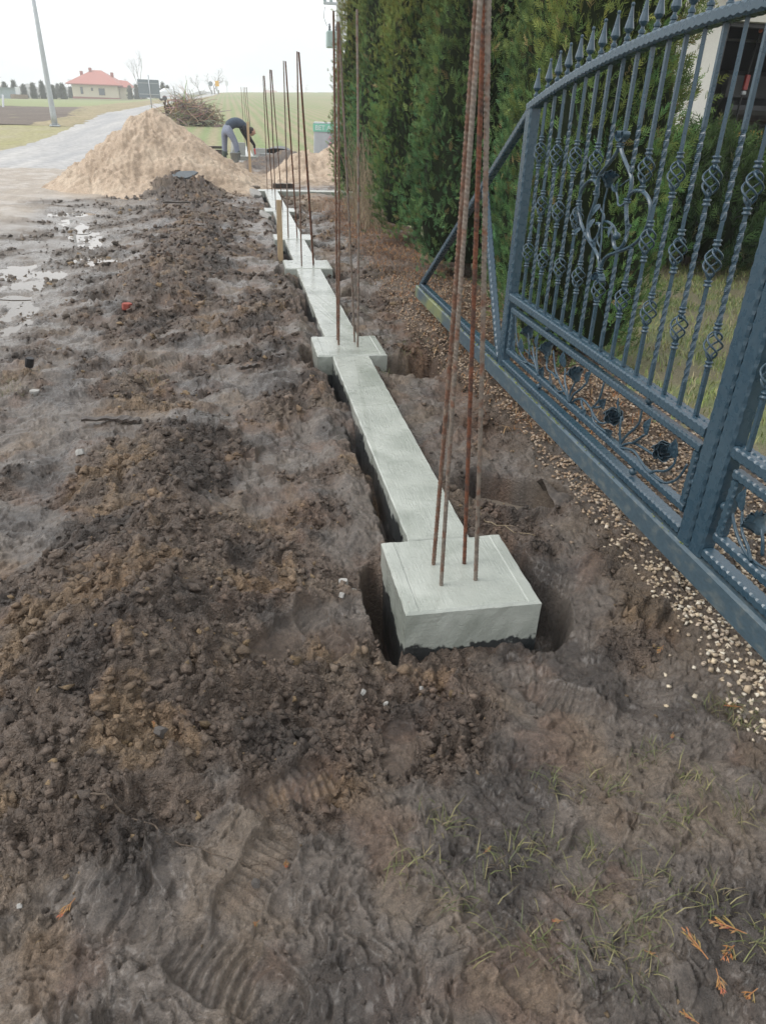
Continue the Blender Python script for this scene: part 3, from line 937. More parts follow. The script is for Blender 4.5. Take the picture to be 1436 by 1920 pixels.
# ================================================================== FOUNDATION
def concrete_material(zb):
    m = bpy.data.materials.new('fresh_concrete_slurry')
    m.use_nodes = True
    n, l = m.node_tree.nodes, m.node_tree.links
    b = n['Principled BSDF']
    tc = n.new('ShaderNodeTexCoord')
    sp = n.new('ShaderNodeSeparateXYZ')
    l.new(tc.outputs['Object'], sp.inputs[0])
    geo = n.new('ShaderNodeNewGeometry')
    sn = n.new('ShaderNodeSeparateXYZ')
    l.new(geo.outputs['Normal'], sn.inputs[0])

    def noise(scale, st=(1, 1, 1), det=5, dist=0.0):
        mp = n.new('ShaderNodeMapping')
        mp.inputs['Scale'].default_value = st
        l.new(tc.outputs['Object'], mp.inputs['Vector'])
        q = n.new('ShaderNodeTexNoise')
        q.inputs['Scale'].default_value = scale
        q.inputs['Detail'].default_value = det
        q.inputs['Distortion'].default_value = dist
        l.new(mp.outputs['Vector'], q.inputs['Vector'])
        return q.outputs['Fac']

    def rng(v, a, b_, c, d):
        q = n.new('ShaderNodeMapRange')
        for k, x in zip(('From Min', 'From Max', 'To Min', 'To Max'), (a, b_, c, d)):
            q.inputs[k].default_value = x
        l.new(v, q.inputs['Value'])
        return q.outputs['Result']

    def mth(op, a, b_):
        q = n.new('ShaderNodeMath')
        q.operation = op
        for i, x in enumerate((a, b_)):
            if isinstance(x, (int, float)):
                q.inputs[i].default_value = x
            else:
                l.new(x, q.inputs[i])
        return q.outputs[0]
    big = noise(5)
    c1 = n.new('ShaderNodeMixRGB')
    c1.inputs['Color1'].default_value = (.32, .34, .305, 1)
    c1.inputs['Color2'].default_value = (.40, .42, .38, 1)
    l.new(rng(big, .35, .65, 0, 1), c1.inputs['Fac'])
    # black bitumen coat below the slurry, ragged edge; doubles as trench shade on the strip
    edge = mth('ADD', sp.outputs['Z'], mth('ADD', mth('MULTIPLY', mth('SUBTRACT', noise(5, (1, 1, .5)), .5), .15), mth('MULTIPLY', mth('SUBTRACT', noise(26, (1, 1, 1), 8), .5), .10)))
    bit = rng(edge, zb, zb - .012, 0, 1)
    c2 = n.new('ShaderNodeMixRGB')
    c2.inputs['Color2'].default_value = (.030, .034, .036, 1)
    l.new(c1.outputs['Color'], c2.inputs['Color1'])
    l.new(bit, c2.inputs['Fac'])
    # damp patches and specks of soil
    dp = n.new('ShaderNodeMixRGB')
    dp.blend_type = 'MULTIPLY'
    dp.inputs['Color2'].default_value = (.70, .72, .70, 1)
    l.new(rng(noise(3.3, (1, 1, 1), 6, .8), .50, .66, 0, 1), dp.inputs['Fac'])
    l.new(c2.outputs['Color'], dp.inputs['Color1'])
    sk = n.new('ShaderNodeMixRGB')
    sk.inputs['Color2'].default_value = (.15, .115, .09, 1)
    l.new(rng(noise(75, (1, 1, 1), 3), .70, .735, 0, .8), sk.inputs['Fac'])
    l.new(dp.outputs['Color'], sk.inputs['Color1'])
    l.new(sk.outputs['Color'], b.inputs['Base Color'])
    l.new(mth('ADD', rng(noise(16), .3, .7, .22, .42), mth('MULTIPLY', sp.outputs['Z'], -.2)), b.inputs['Roughness'])
    b.inputs['Specular IOR Level'].default_value = .5
    b.inputs['Coat Weight'].default_value = .6
    b.inputs['Coat Roughness'].default_value = .22
    brush = noise(1.0, (70, 9, 60), 6, 1.6)
    brush2 = noise(1.0, (14, 30, 90), 4, .8)
    swirl = noise(22, (1, 1, 1), 5, 1.6)
    h = mth('ADD', mth('MULTIPLY', brush, rng(noise(2.2), .4, .55, .25, 1.0)), mth('ADD', mth('MULTIPLY', brush2, .45), mth('MULTIPLY', swirl, .5)))
    bu = n.new('ShaderNodeBump')
    bu.inputs['Strength'].default_value = .5
    bu.inputs['Distance'].default_value = .006
    l.new(h, bu.inputs['Height'])
    l.new(bu.outputs['Normal'], b.inputs['Normal'])
    return m


M['conc'] = concrete_material(-.138)
M['conc_strip'] = concrete_material(-.050)  # coat line raised so its black paints the shade of the trench


def rough_box(mb, x0, x1, y0, y1, z0, z1, step=.04, amp=.0025, seed=0):
    """a cast slab: gridded top and sides, slightly wavy arrises"""
    xs = np.linspace(x0, x1, max(2, int((x1 - x0) / step) + 1))
    ys = np.linspace(y0, y1, max(2, int((y1 - y0) / step) + 1))
    per = [(x, y0) for x in xs[:-1]] + [(x1, y) for y in ys[:-1]] + [(x, y1) for x in xs[::-1][:-1]] + [(x0, y) for y in ys[::-1][:-1]]
    cx, cy = (x0 + x1) / 2, (y0 + y1) / 2

    def jit(x, y, z):
        a = np.array([x * 23 + z * 9]), np.array([y * 23 + z * 31])
        return float(P2(a[0], a[1], seed)[0]) * amp, float(P2(a[0] + 9, a[1] + 4, seed)[0]) * amp
    rings = []
    zz = [z1 + .0, z1 - .006] + list(np.linspace(z1 - .05, z0, max(2, int((z1 - z0) / .07))))
    for k, z in enumerate(zz):
        ring = []
        for x, y in per:
            a, b = jit(x, y, z)
            ins = .005 if k == 0 else 0
            nx = -1 if x <= x0 + 1e-6 else 1 if x >= x1 - 1e-6 else 0
            ny = -1 if y <= y0 + 1e-6 else 1 if y >= y1 - 1e-6 else 0
            ring.append((x - nx * ins + a, y - ny * ins + b, z + .4 * (a + b if k == 0 else 0)))
        rings.append(ring)
    rings = rings[::-1]
    mb.loft(rings, caps=False)
    mb.add([rings[-1][i] for i in range(len(per))], [tuple(range(len(per)))])
    mb.add([rings[0][i] for i in range(len(per))], [tuple(range(len(per) - 1, -1, -1))])


def rebar_mesh(name, m, length, near, seed):
    """deformed bar along +Z with slanting ribs and two long fins"""
    r0 = .0068
    step = .0028 if near else .09
    n = int(length / step) + 1
    seg = 10 if near else 6
    rnd = random.Random(seed)
    ph = rnd.random() * 6
    bx, by = (rnd.random() - .5) * .012, (rnd.random() - .5) * .012
    k = np.arange(n)
    z = k * length / (n - 1)
    th = 2 * np.pi * np.arange(seg) / seg + ph
    T, Z = np.meshgrid(th, z)
    rr = np.full(T.shape, r0)
    if near:
        side = np.cos(T - ph)
        rib = np.clip(np.cos(2 * np.pi * (Z / .0125 + .35 * np.sin(T - ph) * np.sign(side))) * 1.6 - .3, 0, 1)
        rr = rr + .0019 * rib * np.clip(np.abs(side) * 1.5, 0, 1) + .0009 * (np.abs(side) < .2)
    bend = np.sin(np.pi * Z / length)
    V = np.stack([rr * np.cos(T) + bx * bend, rr * np.sin(T) + by * bend, Z], -1).reshape(-1, 3)
    i = (np.arange(n - 1)[:, None] * seg + np.arange(seg)[None, :])
    j = np.arange(n - 1)[:, None] * seg + (np.arange(seg)[None, :] + 1) % seg
    F = np.stack([i, j, j + seg, i + seg], -1).reshape(-1, 4)
    return np_mesh(name, V, F, m, smooth=not near)


RB_NEAR = [rebar_mesh('rebar', M['rust'], 2.16, True, 1), rebar_mesh('rebar', M['steel_grey'], 2.16, True, 2), rebar_mesh('rebar', M['rust_red'], 2.16, True, 3)]
RB_FAR = [rebar_mesh('rebar', M['rust'], 2.16, False, 4), rebar_mesh('rebar', M['steel_grey'], 2.16, False, 5), rebar_mesh('rebar', M['rust_red'], 2.16, False, 6)]


def stick(parent, me, b, t, spin):
    """stand a bar from point b towards point t"""
    d = Vector(t) - Vector(b)
    q = d.to_track_quat('Z', 'Y')
    o = link('rebar', me, parent)
    o.rotation_euler = (q.to_matrix() @ Matrix.Rotation(spin, 3, 'Z')).to_euler()
    o.location = Vector(b) - base_of(parent)
    return o


fd = thing('concrete_foundation', 'long narrow grey concrete fence foundation with square pads and rusty rebar, running beside the gate', 'foundation', (.711, 1.827, 0))
mb = MB()
prev = 2.283
for i, (x0, x1, y0, y1) in enumerate(BLOCKS):
    if i:
        rough_box(mb, XS0, XS1, prev, y0 - .002, -.30, -.0015, .05, .003, i)
    prev = y1 + .002
rough_box(mb, XS0, XS1, prev, 15.0, -.30, -.0015, .08, .003, 9)
mb.build('strip_beam', M['conc_strip'], fd)
for i, (x0, x1, y0, y1) in enumerate(BLOCKS):
    mb = MB()
    rough_box(mb, x0, x1, y0, y1, -.38, 0, .035, .003, 20 + i)
    if i in (0, 1, 2):                      # the raised slurry border round the top
        for (a0, a1, b0, b1) in ((x0 + .004, x0 + .05, y0 + .004, y1 - .004), (x1 - .05, x1 - .004, y0 + .004, y1 - .004), (x0 + .052, x1 - .052, y0 + .004, y0 + .03)):
            rough_box(mb, a0, a1, b0, b1, -.004, .0035, .03, .0015, 60 + i)
    mb.build('pad', M['conc'], fd)
mb = MB()
rough_box(mb, .455, 2.45, 15.002, 15.28, -.24, 0, .08, .003, 40)
mb.build('cross_beam', M['conc'], fd)

RODS = [  # pad: list of (base x, base y, top x, top y, mesh)
    [(.643, 2.111, .619, 2.075, 0), (.643, 1.974, .606, 2.0, 1), (.777, 2.103, .624, 2.055, 2), (.788, 1.987, .612, 2.0, 1)],
    [(.661, 4.90, .652, 4.90, 0), (.672, 5.02, .640, 5.0, 0), (.790, 4.84, .757, 4.86, 1), (.800, 4.96, .665, 4.95, 1)],
    [(.652, 7.72, .655, 7.76, 0), (.662, 7.86, .662, 7.84, 1), (.790, 7.75, .672, 7.78, 2), (.805, 7.86, .680, 7.84, 0)],
    [(.640, 9.50, .650, 9.55, 1), (.645, 9.64, .655, 9.62, 0), (.765, 9.50, .672, 9.55, 2), (.775, 9.66, .680, 9.62, 0)],
    [(.640, 12.18, .630, 12.22, 0), (.645, 12.33, .638, 12.30, 1), (.755, 12.20, .650, 12.23, 0), (.765, 12.34, .660, 12.30, 2)],
    [(.640, 15.06, .655, 15.10, 0), (.645, 15.20, .660, 15.18, 1), (.740, 15.06, .672, 15.10, 0), (.750, 15.20, .682, 15.18, 2)]]
for i, rods in enumerate(RODS):
    for k, (bx, by, tx, ty, q) in enumerate(rods):
        me = (RB_NEAR if i < 2 else RB_FAR)[q]
        o = stick(fd, me, (bx, by, -.27 + (.06 if i == 1 and k in (1, 2) else 0)), (tx, ty, 1.88), .7 * k + i)
        if i == 0 and k in (1, 3):
            o['label'] = 'greyer steel bar with clear ribs'
# tie wire on the second group
mb = MB()
mb.tube([(.636, 4.89, 1.655), (.652, 4.885, 1.66), (.668, 4.93, 1.66), (.648, 5.01, 1.662), (.634, 4.95, 1.657), (.636, 4.89, 1.655)], .0022, 5)
mb.build('tie_wire', M['rust'], fd)

# the next run of foundation, past the gateway, where the man works
f2 = thing('concrete_foundation', 'far foundation strip with hollow blocks where the man bends down', 'foundation', (.6, 23.6, 0))
mb = MB()
rough_box(mb, .42, .66, 23.6, 29.5, -.25, .06, .12, .004, 51)
mb.build('strip_beam', M['conc'], f2)
for (x0, x1, y0, y1) in ((.26, .80, 23.4, 23.85), (.30, .42, 27.2, 27.6)):
    mb = MB()
    rough_box(mb, x0, x1, y0, y1, -.3, .09, .1, .004, 52)
    mb.build('pad', M['conc'], f2)
for k, (bx, by, tx, ty) in enumerate([(.45, 25.6, .43, 25.6), (.52, 25.7, .50, 25.7), (.62, 25.6, .54, 25.6), (.66, 25.75, .60, 25.7), (.72, 25.6, .59, 25.55)]):
    stick(f2, RB_FAR[k % 3], (bx, by, -.3), (tx, ty, 1.75), k)


# ================================================================== THE GATE
def gate_material():
    m = mat('blue_grey_enamel', (.029, .060, .086), .29, .12, 30, .12, 220, color2=(.038, .069, .094), thr=(.45, .7), bdist=.0012, spec=.5, rough_var=.08)
    return m


M['gate'] = gate_material()
M['gate_dark'] = mat('dark_rose_enamel', (.058, .098, .128), .34, .2, 40, .1, 200, bdist=.001)


def beam_material():
    """the bottom beam: the same enamel under dust, with green moss on part of it"""
    m = mat('dusty_mossy_enamel', (.052, .083, .105), .45, .2, 18, .15, 150, color2=(.115, .135, .135), thr=(.50, .74), bdist=.002, stretch=(4, 1, 2))
    n, l = m.node_tree.nodes, m.node_tree.links
    b = n['Principled BSDF']
    src = b.inputs['Base Color'].links[0].from_socket
    tc = n.new('ShaderNodeTexCoord')
    sp = n.new('ShaderNodeSeparateXYZ')
    l.new(tc.outputs['Object'], sp.inputs[0])
    w1 = n.new('ShaderNodeMapRange')
    for k, x in zip(('From Min', 'From Max', 'To Min', 'To Max'), (.9, 1.5, 0, 1)):
        w1.inputs[k].default_value = x
    l.new(sp.outputs['Y'], w1.inputs['Value'])
    w2 = n.new('ShaderNodeMapRange')
    for k, x in zip(('From Min', 'From Max', 'To Min', 'To Max'), (2.9, 2.1, 0, 1)):
        w2.inputs[k].default_value = x
    l.new(sp.outputs['Y'], w2.inputs['Value'])
    no = n.new('ShaderNodeTexNoise')
    no.inputs['Scale'].default_value = 7
    no.inputs['Detail'].default_value = 7
    l.new(tc.outputs['Object'], no.inputs['Vector'])
    r = n.new('ShaderNodeMapRange')
    for k, x in zip(('From Min', 'From Max', 'To Min', 'To Max'), (.38, .62, 0, .85)):
        r.inputs[k].default_value = x
    l.new(no.outputs['Fac'], r.inputs['Value'])
    p1 = n.new('ShaderNodeMath')
    p1.operation = 'MULTIPLY'
    l.new(w1.outputs[0], p1.inputs[0])
    l.new(w2.outputs[0], p1.inputs[1])
    p2 = n.new('ShaderNodeMath')
    p2.operation = 'MULTIPLY'
    l.new(p1.outputs[0], p2.inputs[0])
    l.new(r.outputs[0], p2.inputs[1])
    mx = n.new('ShaderNodeMixRGB')
    mx.inputs['Color2'].default_value = (.20, .22, .085, 1)
    l.new(p2.outputs[0], mx.inputs['Fac'])
    l.new(src, mx.inputs['Color1'])
    l.new(mx.outputs['Color'], b.inputs['Base Color'])
    return m


M['beam'] = beam_material()
M['moss'] = mat('moss_cushion', (.16, .19, .05), .9, .4, 60, .6, 150)
GX = 1.533
gate = thing('sliding_gate', 'blue grey wrought iron sliding gate with arched top, basket bars and rose scrolls', 'gate', (GX, 3.9, .04))


def hammered(mb, pts, w, h, wdir=(1, 0, 0), amp=.0035, per=.030, ch=.007, jam=0.0):
    """rectangular tube along pts, w across wdir and h across the other way; its arrises are hammered into waves"""
    P = [Vector(p) for p in pts]
    L = [0]
    for i in range(1, len(P)):
        L.append(L[-1] + (P[i] - P[i - 1]).length)
    n = max(2, int(L[-1] / (per / 4)))
    rings = []
    k = 0
    for i in range(n + 1):
        s = L[-1] * i / n
        while k < len(P) - 2 and L[k + 1] < s:
            k += 1
        t = (s - L[k]) / max(1e-9, L[k + 1] - L[k])
        p = P[k].lerp(P[k + 1], t)
        a0 = (P[min(k + 1, len(P) - 1)] - P[k]).normalized()
        if len(P) > 2:
            j = min(max(k - 1, 0), len(P) - 2)
            j2 = min(k + 1, len(P) - 2)
            tb = (P[j + 1] - P[j]).normalized()
            tn = (P[j2 + 1] - P[j2]).normalized()
            a0 = (tb.lerp(a0, min(1, t + .5)) if t < .5 else a0.lerp(tn, t - .5)).normalized()
        wd = Vector(wdir)
        wd = (wd - a0 * wd.dot(a0)).normalized()
        hd = a0.cross(wd)
        m_ = amp * math.sin(2 * math.pi * s / per)
        m2 = amp * math.sin(2 * math.pi * s / per + 2.1)
        ring = []
        for sx, sy, mm in ((1, 1, m_), (-1, 1, m2), (-1, -1, m_), (1, -1, m2)):
            # chamfered corner, pushed in and out by the hammer
            ax, ay = sx * (w / 2), sy * (h / 2)
            c_ = ch + mm
            q1 = (ax, ay - sy * c_)
            q2 = (ax - sx * c_, ay)
            for q in ((q1, q2) if sx * sy > 0 else (q2, q1)):
                ring.append(tuple(p + wd * q[0] + hd * q[1]))
        rings.append(ring)
    return mb.loft(rings)


def arch(y):
    return 1.795 - .0590 * (y - 1.87) ** 2 - .0018 * abs(y - 1.87) ** 4 * .5


# bottom beam, long, with the tail
mb = MB()
hammered(mb, [(1.537, -.14, .093), (1.537, 6.12, .093)], .084, .104, amp=.0004, ch=.010, per=.4)
mb.build('bottom_beam', M['beam'], gate)
mb = MB()
mb.box((1.537, 6.13, .093), (.078, .012, .098), bev=.003)
mb.build('end_cap', M['beam'], gate)
# posts
for y in (3.935, 1.915, 1.840, -.10):
    mb = MB()
    zt = arch(min(max(y, -.1), 3.94)) - .03
    hammered(mb, [(GX, y, .147), (GX, y + .012, zt)], .058, .070, amp=.0017, per=.046, ch=.008)
    mb.build('post', M['gate'], gate)
# rails of each section
for (ya, yb) in ((1.953, 3.897), (-.062, 1.802)):
    mb = MB()
    hammered(mb, [(GX - .0155, ya, .556), (GX - .0155, yb, .556)], .030, .040, amp=.0024, ch=.006)
    hammered(mb, [(GX + .0155, ya, .556), (GX + .0155, yb, .556)], .030, .040, amp=.0024, ch=.006)
    mb.build('middle_rail', M['gate'], gate)
    mb = MB()
    hammered(mb, [(GX, ya, .172), (GX, yb, .172)], .050, .034, amp=.0026, ch=.006)
    mb.build('lower_rail', M['gate'], gate)
    fr = MB()
    y0, y1, z0, z1 = ya + .036, yb - .036, .250, .487
    hammered(fr, [(GX, y0 - .017, z1), (GX, y1 + .017, z1)], .034, .032, amp=.0022, ch=.006)
    hammered(fr, [(GX, y0 - .017, z0), (GX, y1 + .017, z0)], .034, .032, amp=.0022, ch=.006)
    hammered(fr, [(GX, y0, z0 + .018), (GX, y0, z1 - .018)], .034, .032, amp=.0022, ch=.006)
    hammered(fr, [(GX, y1, z0 + .018), (GX, y1, z1 - .018)], .034, .032, amp=.0022, ch=.006)
    fro = fr.build('panel_frame', M['gate'], gate)
    yy = [ya + .40, yb - .52]
    for (bx, by, bz) in [(GX, q, .519) for q in yy] + [(GX, q, .210) for q in yy] + [(GX, ya + .012, .36), (GX, yb - .012, .36)]:
        mb = MB()
        mb.ball((bx, by, bz), .0165, 10, 7)
        mb.build('ball_spacer', M['gate'], fro, smooth=True)
# arched top rail
mb = MB()
hammered(mb, [(GX, y, arch(y) - .021) for y in np.linspace(-.14, 3.975, 60)], .062, .042, amp=.0030, per=.036, ch=.008)
mb.build('top_rail', M['gate'], gate)
# tail brace and inner brace
mb = MB()
hammered(mb, [(GX, 6.06, .150), (GX, 3.985, arch(3.96) - .045)], .046, .040, amp=.0026, per=.038, ch=.007)
mb.build('tail_brace', M['gate'], gate)
mb = MB()
hammered(mb, [(GX, 4.005, .150), (GX, 4.60, 1.052)], .042, .034, amp=.0026, per=.038, ch=.007)
mb.build('inner_brace', M['gate'], gate)
mb = MB()
hammered(mb, [(GX, 3.99, .166), (GX, 6.02, .166)], .050, .034, amp=.0026, ch=.006)
mb.build('tail_rail', M['gate'], gate)
mb = MB()
rnd = random.Random(5)
for k in range(260):
    y = 3.0 + abs(rnd.gauss(0, 1)) * 1.5 if rnd.random() < .6 else rnd.uniform(1.9, 6)
    if y < 6.0:
        mb.ball((1.500 + rnd.gauss(0, .004), y, .1455), rnd.uniform(.002, .0045), 5, 3, (1, 1.6, .8))
o = mb.build('moss', M['moss'], gate)
o['kind'] = 'stuff'

# --- bars: unit meshes centred on their own origin, shared by all bars
S_ = .0135                                             # side of the square bar


def square_bar(zs, yaw, m=None):
    mb = MB()
    rings = []
    for z, a in zip(zs, yaw):
        r = S_ * .7071
        rings.append([(r * math.cos(a + math.pi / 4 + j * math.pi / 2), r * math.sin(a + math.pi / 4 + j * math.pi / 2), z) for j in range(4)])
    mb.loft(rings)
    return mb


def bar_shape(z0, z1, tw, gaps):
    """pieces of square bar between z0 and z1, twisted inside the ranges tw and open at the basket gaps"""
    mb = MB()
    cuts = [z0]
    for g in sorted(gaps):
        cuts += [g[0], g[1]]
    cuts.append(z1)
    for a, b in zip(cuts[::2], cuts[1::2]):
        zs = [a]
        for t0, t1 in tw:
            if t0 >= a - 1e-6 and t1 <= b + 1e-6:
                n = int((t1 - t0) / .006)
                zs += list(np.linspace(t0, t1, n + 1))
        zs.append(b)
        zs = sorted(set(round(z, 5) for z in zs))
        rings, an = [], 0.0
        for i, z in enumerate(zs):
            an = 0.0
            for t0, t1 in tw:
                an += 2 * math.pi / .125 * min(max(z - t0, 0), t1 - t0)
            r = S_ * .7071
            rings.append([(r * math.cos(an + math.pi / 4 + j * math.pi / 2), r * math.sin(an + math.pi / 4 + j * math.pi / 2), z) for j in range(4)])
        mb.loft(rings)
    return mb


def basket_mesh():
    mb = MB()
    h = .046
    for k in range(4):
        pts = []
        for i in range(17):
            t = i / 16
            z = h - 2 * h * t
            r = .005 + .0245 * (math.sin(math.pi * t ** .85)) ** .85 if 0 < t < 1 else .005
            a = 2 * math.pi * k / 4 + 2 * math.pi * .62 * t
            pts.append((r * math.cos(a), r * math.sin(a), z))
        mb.tube(pts, .0036, 6)
    mb.lathe([(.0085, -h - .004), (.009, -h + .006), (.006, -h + .014)], seg=8)
    mb.lathe([(.006, h - .014), (.009, h - .006), (.0085, h + .004)], seg=8)
    return mb.mesh('basket', M['gate'], smooth=True)


def collar_mesh():
    mb = MB()
    r = .0128
    prof = [(.009, -.011), (r, -.010), (r + .0012, -.007), (r, -.004), (.0100, -.0025), (.0100, .0025), (r, .004), (r + .0012, .007), (r, .010), (.009, .011)]
    mb.lathe(prof, seg=12)
    return mb.mesh('collar', M['gate'], smooth=True)


def finial_mesh():
    mb = MB()
    prof = [(.010, -.002), (.013, .003), (.0135, .010), (.010, .014), (.0095, .017), (.0125, .020), (.0128, .027), (.0075, .032), (.0065, .040), (.015, .049), (.0185, .056), (.0165, .066), (.0125, .082), (.009, .100), (.0062, .118), (.0050, .127)]
    mb.lathe(prof, seg=8, rot=math.pi / 8)
    mb.ball((0, 0, .133), .0078, 8, 6)
    return mb.mesh('finial', M['gate'])


BK, CO, FI = basket_mesh(), collar_mesh(), finial_mesh()
GAP_A = [(1.252, 1.344), (.775, .867)]
GAP_B = [(1.016, 1.108)]
ZB = .577


def make_bar(i, y, kind, z0=ZB, z1=None, gaps=None, tw=None, fin=True, lean=.03):
    ztop = arch(y + .03) - .042
    z1 = ztop if z1 is None else z1
    if kind == 'A':
        g = GAP_A if gaps is None else gaps
        t = [(.905, 1.205)] if tw is None else tw
    else:
        g = GAP_B if gaps is None else gaps
        t = [(1.19, 1.45), (.66, .93)] if tw is None else tw
    mb = bar_shape(z0, z1, t, g)
    mb.v = [(GX + x, y + yy_ + lean * (z - ZB), z) for x, yy_, z in mb.v]
    b = mb.build('bar', M['gate'], gate)
    B0 = Vector(gate.location)
    for a0, a1 in g:
        zc = (a0 + a1) / 2
        for me, z in ((BK, zc), (CO, a0 - .018), (CO, a1 + .018)):
            if z0 - .01 < z < z1 + .01:
                o = link(me.name.split('.')[0], me, b, Vector((GX, y + lean * (z - ZB), z)) - B0)
                o.rotation_euler = (-math.atan(lean), 0, .4 * i if me is BK else 0)
    if fin and z1 == ztop:
        link('finial', FI, b, Vector((GX, y + lean * (z1 - ZB), arch(y + .03) - .001)) - B0)
    return b


for i in range(1, 18):
    y = 3.768 - .10675 * (i - 1)
    A = i % 2 == 1
    if i in (8, 10):                                   # cut by the scroll: an upper and a lower piece
        up = {8: 1.293, 10: 1.284}[i]
        lo = {8: 1.008, 10: .99}[i]
        make_bar(i, y, 'B', z0=up, gaps=[], tw=[(up + .004, 1.45)])
        make_bar(i, y, 'B', z1=lo, gaps=[], tw=[(.66, .93)], fin=False)
    elif i == 9:
        make_bar(i, y, 'A', z0=1.384, gaps=[], tw=[])
        make_bar(i, y, 'A', z1=.868, gaps=[(.775, .85)], tw=[], fin=False)
    elif i in (7, 11):
        make_bar(i, y, 'A', z0=1.226, gaps=[GAP_A[0]], tw=[])
        make_bar(i, y, 'A', z1=1.03, gaps=[GAP_A[1]], tw=[(.905, 1.02)], fin=False)
    else:
        make_bar(i, y, 'A' if A else 'B')
link('finial', FI, gate, Vector((GX, 3.935, arch(3.935) - .001)) - Vector(gate.location))
for i in range(18, 25):
    make_bar(i, 1.766 - .10675 * (i - 18), 'A' if i % 2 == 0 else 'B')


def smooth_path(pts, n):
    """Catmull-Rom through (y, z) points"""
    P = [Vector((GX, a, b)) if len(q) == 2 else Vector(q) for q in pts for a, b in [q[:2]]]
    P = [P[0] * 2 - P[1]] + P + [P[-1] * 2 - P[-2]]
    out = []
    for i in range(1, len(P) - 2):
        for k in range(n):
            t = k / n
            p0, p1, p2, p3 = P[i - 1], P[i], P[i + 1], P[i + 2]
            out.append(.5 * ((2 * p1) + (p2 - p0) * t + (2 * p0 - 5 * p1 + 4 * p2 - p3) * t * t + (3 * p1 - p0 - 3 * p2 + p3) * t ** 3))
    out.append(P[-2])
    return out


def flat_bar(mb, pts, w=.011, d=.015, n=6):
    """flat forged bar in the gate's plane: w thick in the plane, d deep across it"""
    pp = smooth_path(pts, n)
    rings = []
    for i, p in enumerate(pp):
        t = (pp[min(i + 1, len(pp) - 1)] - pp[max(i - 1, 0)]).normalized()
        nn = Vector((0, -t.z, t.y))
        c = .35
        ring = []
        for a, b in ((1, c), (c, 1), (-c, 1), (-1, c), (-1, -c), (-c, -1), (c, -1), (1, -c)):
            ring.append(tuple(p + nn * (a * w / 2) + Vector((1, 0, 0)) * (b * d / 2)))
        rings.append(ring)
    return mb.loft(rings)


def leaf_mesh():
    """pressed steel leaf along +Z: ribbed, cupped and pointed"""
    mb = MB()
    nu, nv = 6, 9
    V = []
    for th in (0, 1):
        for j in range(nv + 1):
            t = j / nv
            w = .018 * math.sin(math.pi * min(1, t * 1.02) ** .75) ** .8 if t < 1 else 0
            w = max(w, .0006)
            for i in range(nu + 1):
                u = i / nu * 2 - 1
                rib = .0022 * math.cos(2 * math.pi * (t * 5.5 - abs(u) * .8)) * (1 - .3 * abs(u)) * min(1, 4 * t) * min(1, 4 * (1 - t))
                V.append((.008 * (abs(u) ** 1.5) * math.sin(math.pi * t) + rib - .004 * t * t - th * .0016, u * w, t * .066))
    F = []
    k = nu + 1
    for th in (0, 1):
        o = th * k * (nv + 1)
        for j in range(nv):
            for i in range(nu):
                q = (o + j * k + i, o + j * k + i + 1, o + (j + 1) * k + i + 1, o + (j + 1) * k + i)
                F.append(q if th == 0 else q[::-1])
    o2 = k * (nv + 1)
    for j in range(nv):
        F.append((j * k, (j + 1) * k, o2 + (j + 1) * k, o2 + j * k))
        F.append(((j + 1) * k + nu, j * k + nu, o2 + j * k + nu, o2 + (j + 1) * k + nu))
    mb.add(V, F)
    return mb.mesh('leaf', M['gate'], smooth=True)


def rose_mesh(m):
    """forged rose opening along +Z"""
    mb = MB()
    mb.ball((0, 0, -.010), .015, 10, 6, (1, 1, .9))
    for ring, (np_, r0, r1, h, ph) in enumerate(((5, .014, .031, .022, 0), (4, .011, .022, .030, .5), (3, .007, .013, .034, .2))):
        for k in range(np_):
            a0 = 2 * math.pi * k / np_ + ph
            V, F = [], []
            nu, nv = 6, 4
            for j in range(nv + 1):
                t = j / nv
                for i in range(nu + 1):
                    u = i / nu * 2 - 1
                    a = a0 + u * math.pi / np_ * 1.22
                    r = r0 + (r1 - r0) * t ** 1.5 + .004 * t * t * math.sin(4 * u + k) + .0015 * u
                    z = -.012 + (h + .012) * t * (1 - .18 * u * u) + .003 * t * math.sin(5 * u + 2 * k)
                    V.append((r * math.cos(a), r * math.sin(a), z))
            for j in range(nv):
                for i in range(nu):
                    q = j * (nu + 1) + i
                    F.append((q, q + 1, q + nu + 2, q + nu + 1))
            # a second skin gives the petal its thickness
            n0 = len(V)
            V += [(x * .94, y * .94, z - .0008) for x, y, z in V]
            F += [tuple(i + n0 for i in f[::-1]) for f in F]
            for i in range(nu):
                q = nv * (nu + 1) + i
                F.append((q, q + n0, q + n0 + 1, q + 1))
            mb.add(V, F)
    return mb.mesh('rose', m, smooth=True)


LEAF, ROSE, ROSE_D = leaf_mesh(), rose_mesh(M['gate']), rose_mesh(M['gate_dark'])


def aim(name, me, parent, yz, ang, x=0.0, sc=1.0, tilt=0.0, roll=0.0):
    """put a leaf or rose at (y, z) of the gate plane; ang is its direction there, measured from +Z towards +Y"""
    d = Vector((-math.sin(tilt), math.sin(ang) * math.cos(tilt), math.cos(ang) * math.cos(tilt)))
    xax = Vector((-1, 0, 0))
    xax = (xax - d * xax.dot(d)).normalized()
    yax = d.cross(xax)
    mm = Matrix((xax, yax, d)).transposed() @ Matrix.Rotation(roll, 3, 'Z')
    o = link(name, me, parent, Vector((GX + x, yz[0], yz[1])) - base_of(parent))
    o.rotation_euler = mm.to_euler()
    o.scale = (sc,) * 3
    return o


